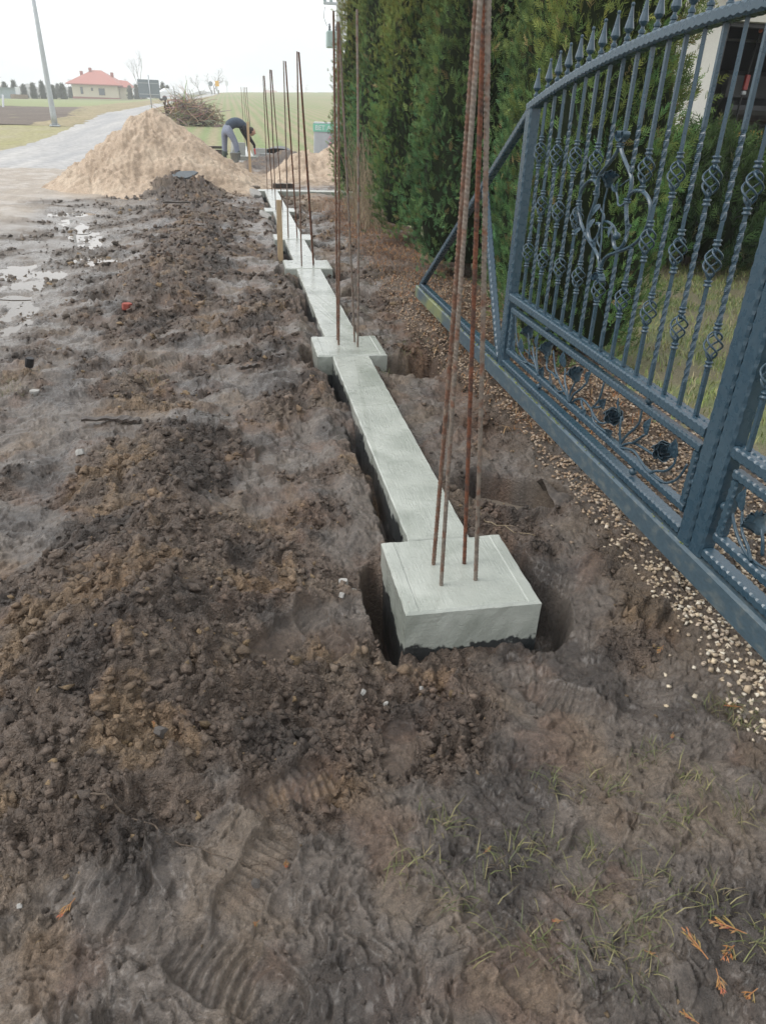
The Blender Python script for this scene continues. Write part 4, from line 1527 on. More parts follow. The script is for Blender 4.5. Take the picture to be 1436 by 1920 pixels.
# --- the heart shaped scroll in the middle of the bars
SCR = dict(
    oL=[(2.963, 1.366), (2.978, 1.343), (3.022, 1.304), (3.068, 1.273), (3.093, 1.25), (3.099, 1.228), (3.099, 1.207), (3.096, 1.185), (3.09, 1.161), (3.098, 1.127), (3.114, 1.094), (3.123, 1.06), (3.114, 1.027), (3.095, 1.003), (3.066, .990), (3.033, .997), (3.012, 1.023), (3.001, 1.048), (3.017, 1.067), (3.044, 1.066)],
    oR=[(2.952, 1.366), (2.925, 1.34), (2.881, 1.31), (2.84, 1.283), (2.816, 1.259), (2.808, 1.227), (2.810, 1.205), (2.818, 1.185), (2.818, 1.163), (2.806, 1.134), (2.787, 1.102), (2.775, 1.08), (2.771, 1.053), (2.782, 1.023), (2.811, 1.0), (2.844, .999), (2.867, 1.018), (2.869, 1.038)],
    eL=[(3.084, 1.176), (3.096, 1.207), (3.127, 1.225), (3.16, 1.228), (3.204, 1.211), (3.243, 1.178), (3.252, 1.135), (3.239, 1.095), (3.208, 1.056), (3.155, 1.021), (3.085, .989), (3.018, .962), (2.971, .936), (2.946, .899)],
    eR=[(2.822, 1.176), (2.806, 1.204), (2.776, 1.221), (2.735, 1.226), (2.69, 1.22), (2.654, 1.201), (2.634, 1.178), (2.627, 1.147), (2.631, 1.111), (2.653, 1.074), (2.686, 1.046), (2.735, 1.018), (2.815, .989), (2.887, .962), (2.922, .936), (2.937, .9)])
orn = MB()
flat_bar(orn, [(2.958, 1.385), (2.958, 1.372), (2.956, 1.366)], .018, .016).build('scroll_ornament', M['gate'], gate)
orn = [c for c in gate.children if c.name.startswith('scroll_ornament')][0]
for k in ('oL', 'oR', 'eL', 'eR'):
    flat_bar(MB(), SCR[k], .0135, .016).build('scroll', M['gate'], orn, smooth=False)
flat_bar(MB(), [(3.003, 1.054), (2.993, 1.074), (2.964, 1.085), (2.921, 1.084), (2.883, 1.071), (2.858, 1.054)], .010, .013).build('scroll', M['gate'], orn)
flat_bar(MB(), [(2.987, 1.044), (2.972, 1.058), (2.94, 1.064), (2.911, 1.06), (2.890, 1.045), (2.878, 1.020)], .007, .010).build('scroll', M['gate'], orn)
for pts, r in (([(2.985, 1.215), (2.994, 1.157), (2.987, 1.111), (2.974, 1.058), (2.958, 1.005), (2.945, .93)], .0042), ([(3.03, 1.14), (3.004, 1.12), (2.974, 1.109), (2.968, 1.084), (2.989, 1.052), (2.999, 1.025), (2.993, 1.0), (2.958, .979)], .0036),
               ([(2.905, 1.205), (2.884, 1.183), (2.873, 1.163), (2.848, 1.159), (2.82, 1.172)], .0048), ([(2.885, 1.225), (2.850, 1.245), (2.82, 1.258)], .003)):
    MB().tube([tuple(p + Vector((-.008, 0, 0))) for p in smooth_path(pts, 5)], r, 6).build('stem', M['gate'], orn, smooth=True)
for yz in ((3.095, 1.182), (2.818, 1.183), (2.957, 1.372), (2.941, .893)):
    mb = MB()
    for dz in (-.006, .004):
        mb.box((GX, yz[0], yz[1] + dz), (.022, .030 if yz[1] < 1.3 and yz[1] > .95 else .034, .008), bev=.003)
    mb.build('collar', M['gate'], orn)
# bows: rolled strips above and below
for cy, cz, sy, sz in ((2.957, 1.384, 1, 1), (2.957, 1.384, -1, 1), (2.941, .882, 1, -1), (2.941, .882, -1, -1)):
    mb = MB()
    pts = []
    for i in range(15):
        t = i / 14
        a = -math.pi / 2 + t * math.pi * 1.7
        r = .021 * (1 - .35 * t)
        pts.append((cy + sy * (.024 - .024 * (1 - min(1, t * 3)) + r * math.cos(a) * .8), cz + sz * (.021 + r * math.sin(a) - .0)))
    flat_bar(mb, pts, .003, .030, 2)
    mb.build('bow', M['gate'], orn)
aim('rose', ROSE, orn, (2.975, 1.238), -.2, -.012, 1.15, .15)
for yz, a, sc, tl in (((3.052, 1.165), -.15, 1.25, .2), ((3.02, 1.145), 2.6, 1.1, .3), ((3.21, 1.045), .2, 1.0, .3), ((3.17, 1.03), 2.5, .8, .4), ((3.05, 1.085), 2.9, 1.1, .3), ((2.895, 1.205), -.3, .8, .3), ((2.905, 1.205), .8, .75, .3), ((2.878, 1.085), 3.2, 1.0, .3), ((3.195, 1.09), -.35, .9, .3), ((2.765, 1.075), -1.1, 1.3, .25), ((2.755, 1.085), -.35, .9, .35), ((2.75, 1.068), -2.3, .8, .35)):
    aim('leaf', LEAF, orn, yz, a, -.010, sc * .82, tl)
MB().ball((GX - .012, 2.828, 1.048), .0155, 12, 8).build('ball', M['gate'], orn, smooth=True)

# --- climbing roses in the lower panels; (y, z) of the gate plane
ROSES = dict(
    A=([[(3.394, .262), (3.453, .285), (3.57, .275), (3.648, .285), (3.714, .312), (3.756, .352), (3.796, .425), (3.806, .47)], [(3.394, .262), (3.433, .295), (3.52, .318), (3.572, .322), (3.646, .325)], [(3.394, .262), (3.443, .303), (3.504, .35), (3.55, .38)],
        [(3.390, .262), (3.428, .315), (3.462, .363), (3.478, .394)], [(3.57, .275), (3.662, .262), (3.732, .269), (3.773, .276)], [(3.553, .303), (3.553, .349), (3.59, .406)]],
       [((3.60, .428), .3)], [((3.773, .272), .1), ((3.655, .308), .2), ((3.55, .368), .15), ((3.475, .385), -.05), ((3.36, .265), -.5)]),
    B=([[(2.997, .262), (3.049, .283), (3.123, .300), (3.184, .325), (3.231, .358), (3.278, .433)], [(3.166, .324), (3.221, .333), (3.305, .326), (3.338, .351), (3.339, .39)], [(3.0, .264), (3.037, .308), (3.084, .346), (3.113, .395)], [(3.079, .290), (3.125, .272), (3.171, .272), (3.204, .274)],
        [(2.99, .262), (2.999, .302), (2.985, .354), (2.978, .38)], [(2.985, .268), (2.962, .316), (2.913, .36), (2.879, .402)], [(2.986, .262), (2.96, .29), (2.897, .32), (2.839, .323), (2.781, .319), (2.732, .364), (2.711, .409), (2.701, .470)],
        [(2.775, .321), (2.732, .3), (2.675, .292), (2.615, .318)], [(2.759, .331), (2.707, .352), (2.692, .364)], [(2.888, .318), (2.86, .302), (2.83, .290)], [(2.754, .304), (2.721, .275), (2.661, .270), (2.603, .272)]],
       [((3.335, .415), .2), ((2.976, .402), .1), ((2.578, .352), -.75)], [((3.312, .355), .1), ((3.117, .398), .1), ((3.205, .265), .2), ((2.872, .405), -.45), ((2.70, .355), -.75), ((2.53, .385), .1), ((2.825, .290), 2.6), ((2.61, .272), -1.1)]),
    C=([[(2.478, .262), (2.482, .285), (2.456, .329), (2.414, .377), (2.392, .415), (2.391, .470)], [(2.485, .274), (2.499, .329), (2.514, .39)], [(2.476, .262), (2.45, .289), (2.394, .318), (2.311, .329), (2.252, .336), (2.22, .354)], [(2.395, .32), (2.354, .353), (2.321, .39)],
        [(2.472, .262), (2.422, .282), (2.362, .297), (2.301, .283), (2.251, .271), (2.197, .268), (2.125, .277), (2.069, .316), (2.044, .361), (2.034, .398)], [(2.221, .270), (2.193, .293), (2.144, .317), (2.114, .354), (2.111, .386)]],
       [((2.185, .372), -.8)], [((2.32, .388), -.2), ((2.112, .386), -.05)]),
    D=([[(1.775, .470), (1.772, .39), (1.722, .318), (1.654, .276), (1.605, .270), (1.535, .282), (1.45, .31)], [(1.599, .27), (1.631, .306), (1.678, .333), (1.711, .39)], [(1.571, .31), (1.582, .36), (1.606, .388)]],
       [((1.622, .385), .7)], [((1.713, .388), .05)]))
for k, (stems, roses, leaves) in ROSES.items():
    pn = MB()
    y0, z0 = stems[0][0]
    pn.lathe([(.006, -.008), (.008, -.002), (.006, .012)], (GX, y0, z0), 8)
    pa = pn.build('rose_branch', M['gate'], gate)
    for s in stems:
        pth = smooth_path(s, 5)
        n = len(pth)
        MB().tube([tuple(p + Vector((-.003 + .007 * math.sin(3 * i / n + len(s)), 0, 0))) for i, p in enumerate(pth)], [.0064 - .002 * i / n for i in range(n)], 6).build('stem', M['gate'], pa, smooth=True)
    for yz, a in roses:
        aim('rose', ROSE_D if k in 'BCD' else ROSE, pa, yz, a, -.006, 1.3, .35)
    for j, (yz, a) in enumerate(leaves):
        aim('leaf', LEAF, pa, yz, a, -.004, 1.22, .1 + .12 * (j % 3), .5 * math.sin(j * 2.1))
# ================================================================== LAWN, GRAVEL, LITTER
def lawn():
    gx, gy = np.linspace(2.3, 9.6, 110), np.linspace(-1.2, 10.2, 150)
    X, Y = np.meshgrid(gx, gy)
    Z = -.062 + .02 * fbm(X * 1.5, Y * 1.5, 3, 401) + .008 * P2(X * 8, Y * 8, 402)
    c = np.empty(X.shape + (4,), np.float32)
    a = fbm(X * 2.2, Y * 2.2, 4, 403)
    soil, gr = np.array([.19, .165, .095]), np.array([.17, .195, .08])
    t = ss(-.4, .3, a)[..., None]
    c[..., :3] = soil * (1 - t) + gr * t
    c[..., 3] = .2
    i = np.arange(len(gy) - 1)[:, None] * len(gx) + np.arange(len(gx) - 1)[None, :]
    F = np.stack([i, i + 1, i + 1 + len(gx), i + len(gx)], -1).reshape(-1, 4)
    tag(link('lawn', np_mesh('lawn', np.stack([X.ravel(), Y.ravel(), Z.ravel()], 1), F, M['mud'], c.reshape(-1, 4), smooth=True)), 'patchy lawn behind the gate', kind='structure')


lawn()


def blades(name, label, P, hgt, lean, cols, w=.003, kind='stuff', mat_=None):
    """many grass blades as one mesh: three-segment tapered strips"""
    n = len(P)
    a = RNG.uniform(0, 2 * np.pi, n)
    L = hgt * RNG.uniform(.5, 1.3, n)
    le = lean * RNG.uniform(.3, 1.4, n)
    d = np.stack([np.cos(a), np.sin(a)], 1)
    side = np.stack([-d[:, 1], d[:, 0]], 1)
    V = np.zeros((n, 7, 3), np.float32)
    for k, t in enumerate((0, .4, .75, 1)):
        off = (L * le * t ** 1.6)[:, None] * d
        z = L * t * np.sqrt(np.clip(1 - (le * t * .75) ** 2, .04, 1))
        ww = w * (1 - t ** 2)
        if k < 3:
            V[:, 2 * k, :2] = P[:, :2] + off + side * ww
            V[:, 2 * k + 1, :2] = P[:, :2] + off - side * ww
            V[:, 2 * k, 2] = V[:, 2 * k + 1, 2] = P[:, 2] + z
        else:
            V[:, 6, :2] = P[:, :2] + off
            V[:, 6, 2] = P[:, 2] + z
    b = np.arange(n)[:, None] * 7
    T = np.concatenate([b + np.array([[0, 1, 3]]), b + np.array([[0, 3, 2]]), b + np.array([[2, 3, 5]]), b + np.array([[2, 5, 4]]), b + np.array([[4, 5, 6]])], 0)
    ci = RNG.integers(0, len(cols), n)
    C = np.array(cols, np.float32)[ci] * RNG.uniform(.75, 1.25, (n, 1)).astype(np.float32)
    me = np_mesh(name, V.reshape(-1, 3), T, mat_ or M['blade'], np.repeat(C, 7, 0))
    return tag(link(name, me), label, kind=kind)


n = 52000
gx, gy = RNG.uniform(2.35, 7.6, n), RNG.uniform(1.6, 9.8, n)
keep = (fbm(gx * 2.2, gy * 2.2, 4, 403) > RNG.uniform(-.8, .35, n)) & (gx > 2.35 + .15 * P2(gy * 2, gy * 0, 404) + .25 * RNG.random(n))
gx, gy = gx[keep], gy[keep]
blades('lawn_grass', 'short yellowish green lawn grass behind the gate', np.stack([gx, gy, -.062 + .02 * fbm(gx * 1.5, gy * 1.5, 3, 401)], 1), .055, .8,
       [(.19, .245, .070), (.24, .28, .085), (.30, .29, .12), (.15, .21, .06), (.36, .31, .18)], .0034)

# trampled tufts in the mud
TUFT = [(1.02, 1.02), (.93, 1.18), (.70, .86), (.63, 1.02), (.53, .98), (.42, 1.12), (.32, 1.0), (.78, .98), (.80, .78), (.72, .70), (.62, .74), (.98, .80), (1.05, .70), (.88, .88), (.52, .76), (1.15, 1.12), (1.20, 1.0), (.40, .88), (1.38, 1.36), (1.40, 1.30),
        (.78, 1.20), (1.10, 1.25), (-.60, 4.55), (-1.5, 4.6), (-1.42, 4.4), (.90, 6.1), (1.15, 4.9), (1.25, 4.55), (1.28, 5.2), (.93, 4.55), (.5, 7.3), (.40, 8.3), (.44, 12.1)]
pts = []
for (tx, ty) in TUFT:
    k = 48 if ty < 2 else 60
    rr = .036 if ty < 2 else .08
    pts.append(np.stack([tx + RNG.normal(0, rr, k), ty + RNG.normal(0, rr * .8, k)], 1))
pts = np.concatenate(pts)
pz = mud_at(pts[:, 0], pts[:, 1])[0] - .004
blades('trampled_grass', 'muddy grass blades trodden into the soil', np.column_stack([pts, pz]), .042, 1.31, [(.085, .10, .035), (.14, .145, .06), (.20, .18, .085), (.08, .09, .045), (.13, .10, .065)], .0013)


def ico(sub):
    import bmesh
    bm = bmesh.new()
    bmesh.ops.create_icosphere(bm, subdivisions=sub, radius=1)
    V = np.array([v.co[:] for v in bm.verts])
    F = np.array([[v.index for v in f.verts] for f in bm.faces])
    bm.free()
    return V, F


ICO1, ICO2 = ico(1), ico(2)
CUBE = (np.array([(x, y, z) for z in (-.68, .68) for y in (-.68, .68) for x in (-.68, .68)], float) * np.array([1.1, 1.0, .9]),
        np.array([(0, 2, 1), (1, 2, 3), (4, 5, 6), (5, 7, 6), (0, 1, 4), (1, 5, 4), (2, 6, 3), (3, 6, 7), (0, 4, 2), (2, 4, 6), (1, 3, 5), (3, 7, 5)]))


def lumps(name, label, P, size, col, m, base, squash=(.6, 1.0), rough=.25, nvar=14, sink=.25, sharp=False, flatz=(.5, .9)):
    """many loose stones or clods as one mesh"""
    V0, F0 = base
    n = len(P)
    vars_ = []
    for k in range(nvar):
        q = V0 * (1 + rough * np.array([fbm(np.array([v[0] * 1.3 + k * 7 + v[2]]), np.array([v[1] * 1.3 - v[2] * .8 + k]), 4, 500 + k, .65)[0] for v in V0]))[:, None]
        q = q + RNG.normal(0, .16, q.shape) if len(V0) == 8 else q
        for h in range(6):                                   # break faces off it
            nn = RNG.normal(0, 1, 3)
            nn /= np.linalg.norm(nn)
            over = np.clip(q @ nn - RNG.uniform(.5, .8), 0, None)
            q = q - over[:, None] * nn
        vars_.append(q * np.array([RNG.uniform(*squash), RNG.uniform(.8, 1.1), RNG.uniform(*flatz)]))
    vars_ = np.array(vars_)
    vi = RNG.integers(0, nvar, n)
    a, b = RNG.uniform(0, 2 * np.pi, n), RNG.normal(0, .45, n)
    ca, sa, cb, sb = np.cos(a), np.sin(a), np.cos(b), np.sin(b)
    Rm = np.zeros((n, 3, 3))
    Rm[:, 0, 0], Rm[:, 0, 1], Rm[:, 0, 2] = ca * cb, -sa, ca * sb
    Rm[:, 1, 0], Rm[:, 1, 1], Rm[:, 1, 2] = sa * cb, ca, sa * sb
    Rm[:, 2, 0], Rm[:, 2, 2] = -sb, cb
    V = np.einsum('nij,nkj->nki', Rm, vars_[vi]) * size[:, None, None]
    V = V + (P + np.stack([0 * size, 0 * size, size * sink], 1))[:, None, :]
    F = (F0[None] + (np.arange(n) * len(V0))[:, None, None]).reshape(-1, 3)
    C = np.repeat(col, len(V0), 0)
    me = np_mesh(name, V.reshape(-1, 3), F, m, C, smooth=not sharp)
    return tag(link(name, me), label, kind='stuff')


# gravel along the gate
n = 70000
gy = .2 + 7.75 * RNG.random(n) ** 1.7
gx = RNG.uniform(1.2, 2.42, n)
a3 = fbm(gx * 5.3, gy * 5.3, 3, 103)
edge = 1.435 + .025 * ss(1.8, 2.1, gy) * ss(3.7, 3.3, gy) + .05 * a3 - .05 * np.exp(-((gy - 2.75) / .5) ** 2) - .16 * ss(3.4, 5, gy) - .06 * ss(1.6, 1.1, gy)
dens = ss(-.01, .03, gx - edge) * (.45 + .65 * ss(-.35, .1, a3 + 1.2 * (gx - 1.55))) * ss(7.9, 5.5, gy)
dens = np.maximum(dens, .010 * ss(1.22, 1.3, gx))
keep = RNG.random(n) < dens
gx, gy = gx[keep][:23000], gy[keep][:23000]
gz = mud_at(gx, gy)[0]
sz = RNG.uniform(.0065, .0125, len(gx)) * (1 + .25 * (RNG.random(len(gx)) > .9))
pal = np.array([(.50, .41, .29), (.58, .50, .38), (.42, .33, .23), (.36, .29, .22), (.62, .56, .46), (.44, .36, .28)])
cc = pal[RNG.integers(0, 6, len(gx))] * RNG.uniform(.8, 1.12, (len(gx), 1))
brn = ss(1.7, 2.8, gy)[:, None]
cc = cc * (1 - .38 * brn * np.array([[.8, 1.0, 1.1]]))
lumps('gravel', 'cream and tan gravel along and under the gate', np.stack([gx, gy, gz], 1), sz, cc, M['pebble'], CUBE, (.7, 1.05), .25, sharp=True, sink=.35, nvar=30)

# clods on the churned soil (not on the strip)
n = 60000
cy = .28 + 15.3 * RNG.random(n) ** 2.5
cx = RNG.uniform(0, 1, n) * (1.9 + .33 * cy) - (.6 + .27 * cy)
ok = (cx < np.minimum(1.45, 1.05 + .7 * cy)) & ~((cx > XS0 - .14) & (cx < XS1 + .04) & (cy > 2.2)) & ~((cx > .40) & (cx < 1.12) & (cy > 1.78) & (cy < 2.33))
cx, cy = cx[ok], cy[ok]
cz, ccol, ck, crd = mud_at(cx, cy)
p = np.clip(ck * 1.25 - .18, .07, 1) * (1 - crd) * ss(.10, .35, cy - .2 + ck)
keep = RNG.random(len(cx)) < p
cx, cy, cz, ccol, ck = cx[keep], cy[keep], cz[keep], ccol[keep], ck[keep]
sz = .0035 + .0105 * RNG.random(len(cx)) ** 3.0 * (.5 + ck) * (1 + .10 * cy)
rank = np.argsort(-sz)
nb = 1500
colr = np.clip(ccol[:, :3] * RNG.uniform(.72, 1.3, (len(cx), 1)), .015, .5)
oc = RNG.random(len(cx)) < .04
colr[oc] = np.array([.26, .18, .10]) * RNG.uniform(.6, 1.2, (oc.sum(), 1))
colr = np.column_stack([colr, np.full(len(cx), .3)])
b_, s_i = rank[:nb], rank[nb:nb + 14000]
lumps('soil_clods', 'crumbled clods of wet soil', np.stack([cx, cy, cz], 1)[b_], sz[b_] * 1.25, colr[b_], M['mud'], ICO2, (.65, 1.1), .8, sink=-.05, nvar=24)
lumps('soil_crumbs', 'small crumbs of wet soil', np.stack([cx, cy, cz], 1)[s_i], sz[s_i], colr[s_i], M['mud'], CUBE, (.7, 1.2), .5, sink=.05, sharp=True, nvar=40)

# litter under the hedge
n = 7000
lx, ly = RNG.uniform(1.25, 2.3, n), RNG.uniform(3.2, 14, n)
keep = RNG.random(n) < ss(1.25, 1.6, lx + .12 * fbm(lx * 4, ly * 4, 2, 410))
lx, ly = lx[keep], ly[keep]
lz = mud_at(lx, ly)[0] + .003
blades('hedge_litter', 'rusty brown needles and scales fallen below the hedge', np.column_stack([lx, ly, lz]), .045, 1.33, [(.24, .10, .04), (.30, .15, .06), (.17, .08, .04), (.35, .22, .11)], .0028, mat_=M['tint'])


# ================================================================== HEDGE
def spray_template(k):
    """one flat thuja spray along +Y lying in XY: an axis with alternate feathery side shoots"""
    rnd = random.Random(100 + k)
    V, F, T = [], [], []

    def shoot(p, ang, L, w, bow, shade):
        n0 = len(V)
        dx, dy = math.sin(ang), math.cos(ang)
        nx, ny = dy, -dx
        for t, ww in ((0, .35), (.45, 1.0), (1, 0)):
            z = bow * t * t * L
            c = (p[0] + dx * L * t, p[1] + dy * L * t, p[2] + z)
            if ww:
                V.append((c[0] + nx * w * ww, c[1] + ny * w * ww, c[2]))
                V.append((c[0] - nx * w * ww, c[1] - ny * w * ww, c[2] + .15 * w))
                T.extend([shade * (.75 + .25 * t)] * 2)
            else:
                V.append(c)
                T.append(shade * 1.25)
        F.extend([(n0, n0 + 1, n0 + 3), (n0, n0 + 3, n0 + 2), (n0 + 2, n0 + 3, n0 + 4)])
    nS = 8
    for i in range(nS):
        t = (i + .5) / nS
        s = 1 if i % 2 else -1
        y = t * .78
        z = -.18 * t * t
        L = (.50 - .34 * t) * rnd.uniform(.8, 1.15)
        ang = s * rnd.uniform(.55, .85)
        shoot((0, y, z), ang, L, .034, -.25 + rnd.uniform(-.25, .25), rnd.uniform(.8, 1.15))
    shoot((0, 0, 0), 0, 1.0, .030, -.25, 1.0)
    return np.array(V), np.array(F), np.array(T)


SPR = [spray_template(k) for k in range(5)]


def crown_mesh(name, H, Rad, n, seed, prof, cols, size=(.085, .15), core=.80, up_=.75, clump=420, lumpy=.12, core_col=(.016, .024, .010)):
    """crown of clumped sprays round an irregular column; prof(t) gives the relative radius"""
    rg = np.random.default_rng(seed)
    # clump centres
    t = ((np.arange(clump) + rg.random(clump)) / clump) ** .92
    th = (2.399963 * np.arange(clump) + rg.normal(0, .22, clump)) % (2 * np.pi)
    lum = 1 + lumpy * fbm(th * 1.1 + seed, t * H * 1.3, 3, seed) + .06 * rg.normal(0, 1, clump)
    pr = prof(t)
    cr = Rad * pr * lum
    cen = np.stack([cr * np.cos(th), cr * np.sin(th), t * H], 1)
    bright = np.clip(1 + .34 * rg.normal(0, 1, clump), .45, 1.7)
    hue = rg.random(clump)
    ci = rg.integers(0, clump, n)
    c = cen[ci]
    rad = np.stack([np.cos(th), np.sin(th), 0 * th], 1)[ci]
    k = rg.random(n)
    spread = (.052 + .018 * rg.random(n)) * (Rad / .54) ** .5
    pos = c + rg.normal(0, 1, (n, 3)) * spread[:, None] * np.array([1, 1, 1.35]) - rad * (rg.random(n)[:, None] ** 2 * .10)
    axis = rad * .62 + np.array([0, 0, up_]) + rg.normal(0, .38, (n, 3))
    axis /= np.linalg.norm(axis, axis=1)[:, None]
    tang = np.stack([-rad[:, 1], rad[:, 0], 0 * rad[:, 0]], 1)
    nrm = tang * rg.choice([-1, 1], n)[:, None] * .7 + rad * rg.normal(.25, .6, n)[:, None] + rg.normal(0, .35, (n, 3))
    nrm -= axis * (nrm * axis).sum(1)[:, None]
    nrm /= np.linalg.norm(nrm, axis=1)[:, None]
    side = np.cross(axis, nrm)
    sz = rg.uniform(*size, n)
    inner = np.clip((np.hypot(pos[:, 0], pos[:, 1]) / np.maximum(Rad * prof(np.clip(pos[:, 2] / H, 0, 1)), .05)), 0, 1.2)
    colA, colB, colC = [np.array(q) for q in cols]
    zt_ = np.clip(pos[:, 2] / H, 0, 1)
    mixu = np.clip(.15 + 1.0 * ss(.1, .8, zt_) * .75 + .35 * (hue[ci] - .5) + .2 * rg.normal(0, 1, n), 0, 1)[:, None]
    base = colA * (1 - mixu) + colB * mixu
    old = (rg.random(n) < .035)[:, None]
    base = np.where(old, colC, base) * (bright[ci] * rg.uniform(.8, 1.25, n))[:, None]
    Vs, Fs, Cs = [], [], []
    off = 0
    vi = rg.integers(0, len(SPR), n)
    for q, (V0, F0, T0) in enumerate(SPR):
        m = vi == q
        nn = m.sum()
        if nn == 0:
            continue
        W = (V0[None, :, 0, None] * side[m][:, None] + V0[None, :, 1, None] * axis[m][:, None] + V0[None, :, 2, None] * nrm[m][:, None]) * sz[m][:, None, None] + pos[m][:, None]
        Vs.append(W.reshape(-1, 3))
        Fs.append((F0[None] + (off + np.arange(nn) * len(V0))[:, None, None]).reshape(-1, 3))
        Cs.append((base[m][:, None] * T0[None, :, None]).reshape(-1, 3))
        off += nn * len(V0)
    # near-black shell paints the shade inside, so the crown looks dense
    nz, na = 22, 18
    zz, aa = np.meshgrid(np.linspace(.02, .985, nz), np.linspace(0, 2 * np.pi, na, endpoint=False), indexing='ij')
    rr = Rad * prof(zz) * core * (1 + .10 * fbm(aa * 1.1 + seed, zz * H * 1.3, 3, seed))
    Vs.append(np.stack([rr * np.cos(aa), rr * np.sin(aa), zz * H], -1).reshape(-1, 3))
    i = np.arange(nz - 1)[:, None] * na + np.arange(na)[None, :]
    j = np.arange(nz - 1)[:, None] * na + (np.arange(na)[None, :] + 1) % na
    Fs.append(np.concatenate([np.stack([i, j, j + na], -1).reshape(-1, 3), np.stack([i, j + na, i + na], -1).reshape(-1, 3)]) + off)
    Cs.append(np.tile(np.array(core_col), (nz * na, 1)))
    return np_mesh(name, np.concatenate(Vs), np.concatenate(Fs), M['leaf'], np.clip(np.concatenate(Cs), .004, .5))


def thuja_prof(t):
    t = np.asarray(t, float)
    return np.clip(.84 + .20 * ss(0, .10, t), 0, 1.04) * (1 - .26 * ss(.12, .75, t)) * (1 - .5 * ss(.6, 1.0, t) ** 1.5) * np.sqrt(np.clip((1.002 - t) * 9, 0, 1))


GREEN = [(.105, .215, .078), (.255, .255, .066), (.28, .22, .10)]
GREEN2 = [(.100, .225, .100), (.215, .245, .070), (.28, .21, .10)]
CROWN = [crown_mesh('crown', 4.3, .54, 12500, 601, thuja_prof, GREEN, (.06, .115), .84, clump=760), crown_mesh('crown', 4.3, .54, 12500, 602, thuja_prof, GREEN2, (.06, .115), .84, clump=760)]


def trunk_mesh():
    mb = MB()
    rnd = random.Random(3)
    mb.tube([(0, 0, -.12), (.01, 0, .3), (-.01, .01, 1.2), (0, 0, 3.6)], [.06, .048, .036, .008], 8)
    for k in range(14):
        a, z = rnd.uniform(0, 6.28), rnd.uniform(.15, 2.6)
        l = rnd.uniform(.25, .42)
        mb.tube([(0, 0, z), (.5 * l * math.cos(a), .5 * l * math.sin(a), z + .10), (l * math.cos(a), l * math.sin(a), z + .30)], [.013, .009, .004], 5)
    return mb.mesh('trunk', M['bark'])


TRUNK = trunk_mesh()
HEDGE = [  # x, y, scale, turn, crown, lift, label
    (2.37, 14.1, .96, .4, 0, 0, 'last thuja of the hedge, farthest from the gate and against the sky'),
    (2.36, 11.95, .94, 2.1, 1, .22, 'thuja with bare lower twigs, second from the far end of the hedge'),
    (2.35, 9.7, 1.0, 3.9, 0, .05, 'thick thuja in the middle of the hedge, between the twiggy one and the gate tail'),
    (2.38, 7.55, 1.02, 5.2, 1, 0, 'full thuja standing right by the pointed tail of the gate'),
    (2.62, 6.15, .82, 2.9, 1, 0, 'dark thuja behind the four near rusty bars'),
    (2.32, 4.75, .86, .9, 0, -.04, 'nearest thuja, seen through the bars and the scroll of the gate')]
for (x, y, s, rz, k, lift, lab) in HEDGE:
    t = thing('thuja_tree', lab, 'thuja', (x, y, -.06), rz, 'thujas of the tall hedge')
    link('crown', CROWN[k % 2], t, (0, 0, .10 + lift), None, (s, s, 1.0 - lift * .1))
    link('trunk', TRUNK, t)
# dead bare shoots at the foot of two of them
mb = MB()
rnd = random.Random(9)
for k in range(75):
    x0, y0 = 1.76 + rnd.uniform(-.06, .30), rnd.choice((10.9, 11.3, 11.6, 10.6)) + rnd.gauss(0, .22)
    z, p = -.06, []
    dx, dy = rnd.gauss(-.10, .10), rnd.gauss(0, .14)
    hh = rnd.uniform(.5, 1.35)
    for q in range(6):
        t = q / 5
        p.append((x0 + dx * t + rnd.gauss(0, .018), y0 + dy * t + rnd.gauss(0, .02), z + hh * t))
    mb.tube(p, [.0055, .005, .0045, .004, .003, .0015], 4)
    for q in range(3):
        a = p[2 + q]
        mb.tube([a, (a[0] + rnd.gauss(0, .08), a[1] + rnd.gauss(0, .08), a[2] + rnd.uniform(.05, .18))], [.003, .001], 3)
M['twig'] = mat('bare_twig', (.27, .215, .14), .85, .25, 30, .3, 100)
tag(mb.build('dead_shoots', M['twig']), 'bundle of bare pale twigs at the foot of the hedge', 'dead branches')

# junipers by the garage
JUN = crown_mesh('crown', 1.22, 1.0, 3400, 640, lambda t: np.sqrt(np.clip(1 - np.asarray(t) ** 2.2, 0.0, 1)) * (.72 + .28 * ss(0, .25, np.asarray(t))), [(.036, .075, .030), (.070, .115, .038), (.12, .12, .05)], (.15, .30), .78, 1.0, 380, .22)
for (x, y, s, rz, lab) in ((5.35, 8.05, .92, .3, 'bushy juniper in front of the white garage wall, nearer the thujas'), (6.75, 7.75, .80, 2.4, 'bushy juniper in front of the dark garage door, at the right edge'), (4.62, 8.9, .72, 4.1, 'small juniper half hidden behind the nearest thuja')):
    t = thing('juniper_shrub', lab, 'juniper', (x, y, -.06), rz, 'junipers in front of the garage')
    link('crown', JUN, t, (0, 0, .16), None, s)
    mb = MB()
    for k in range(7):
        a = k * .9
        mb.tube([(0, 0, -.1), (.25 * math.cos(a), .25 * math.sin(a), .35), (.55 * math.cos(a), .55 * math.sin(a), .9)], [.05, .035, .015], 6)
    mb.build('stem', M['bark'], t, local=True)


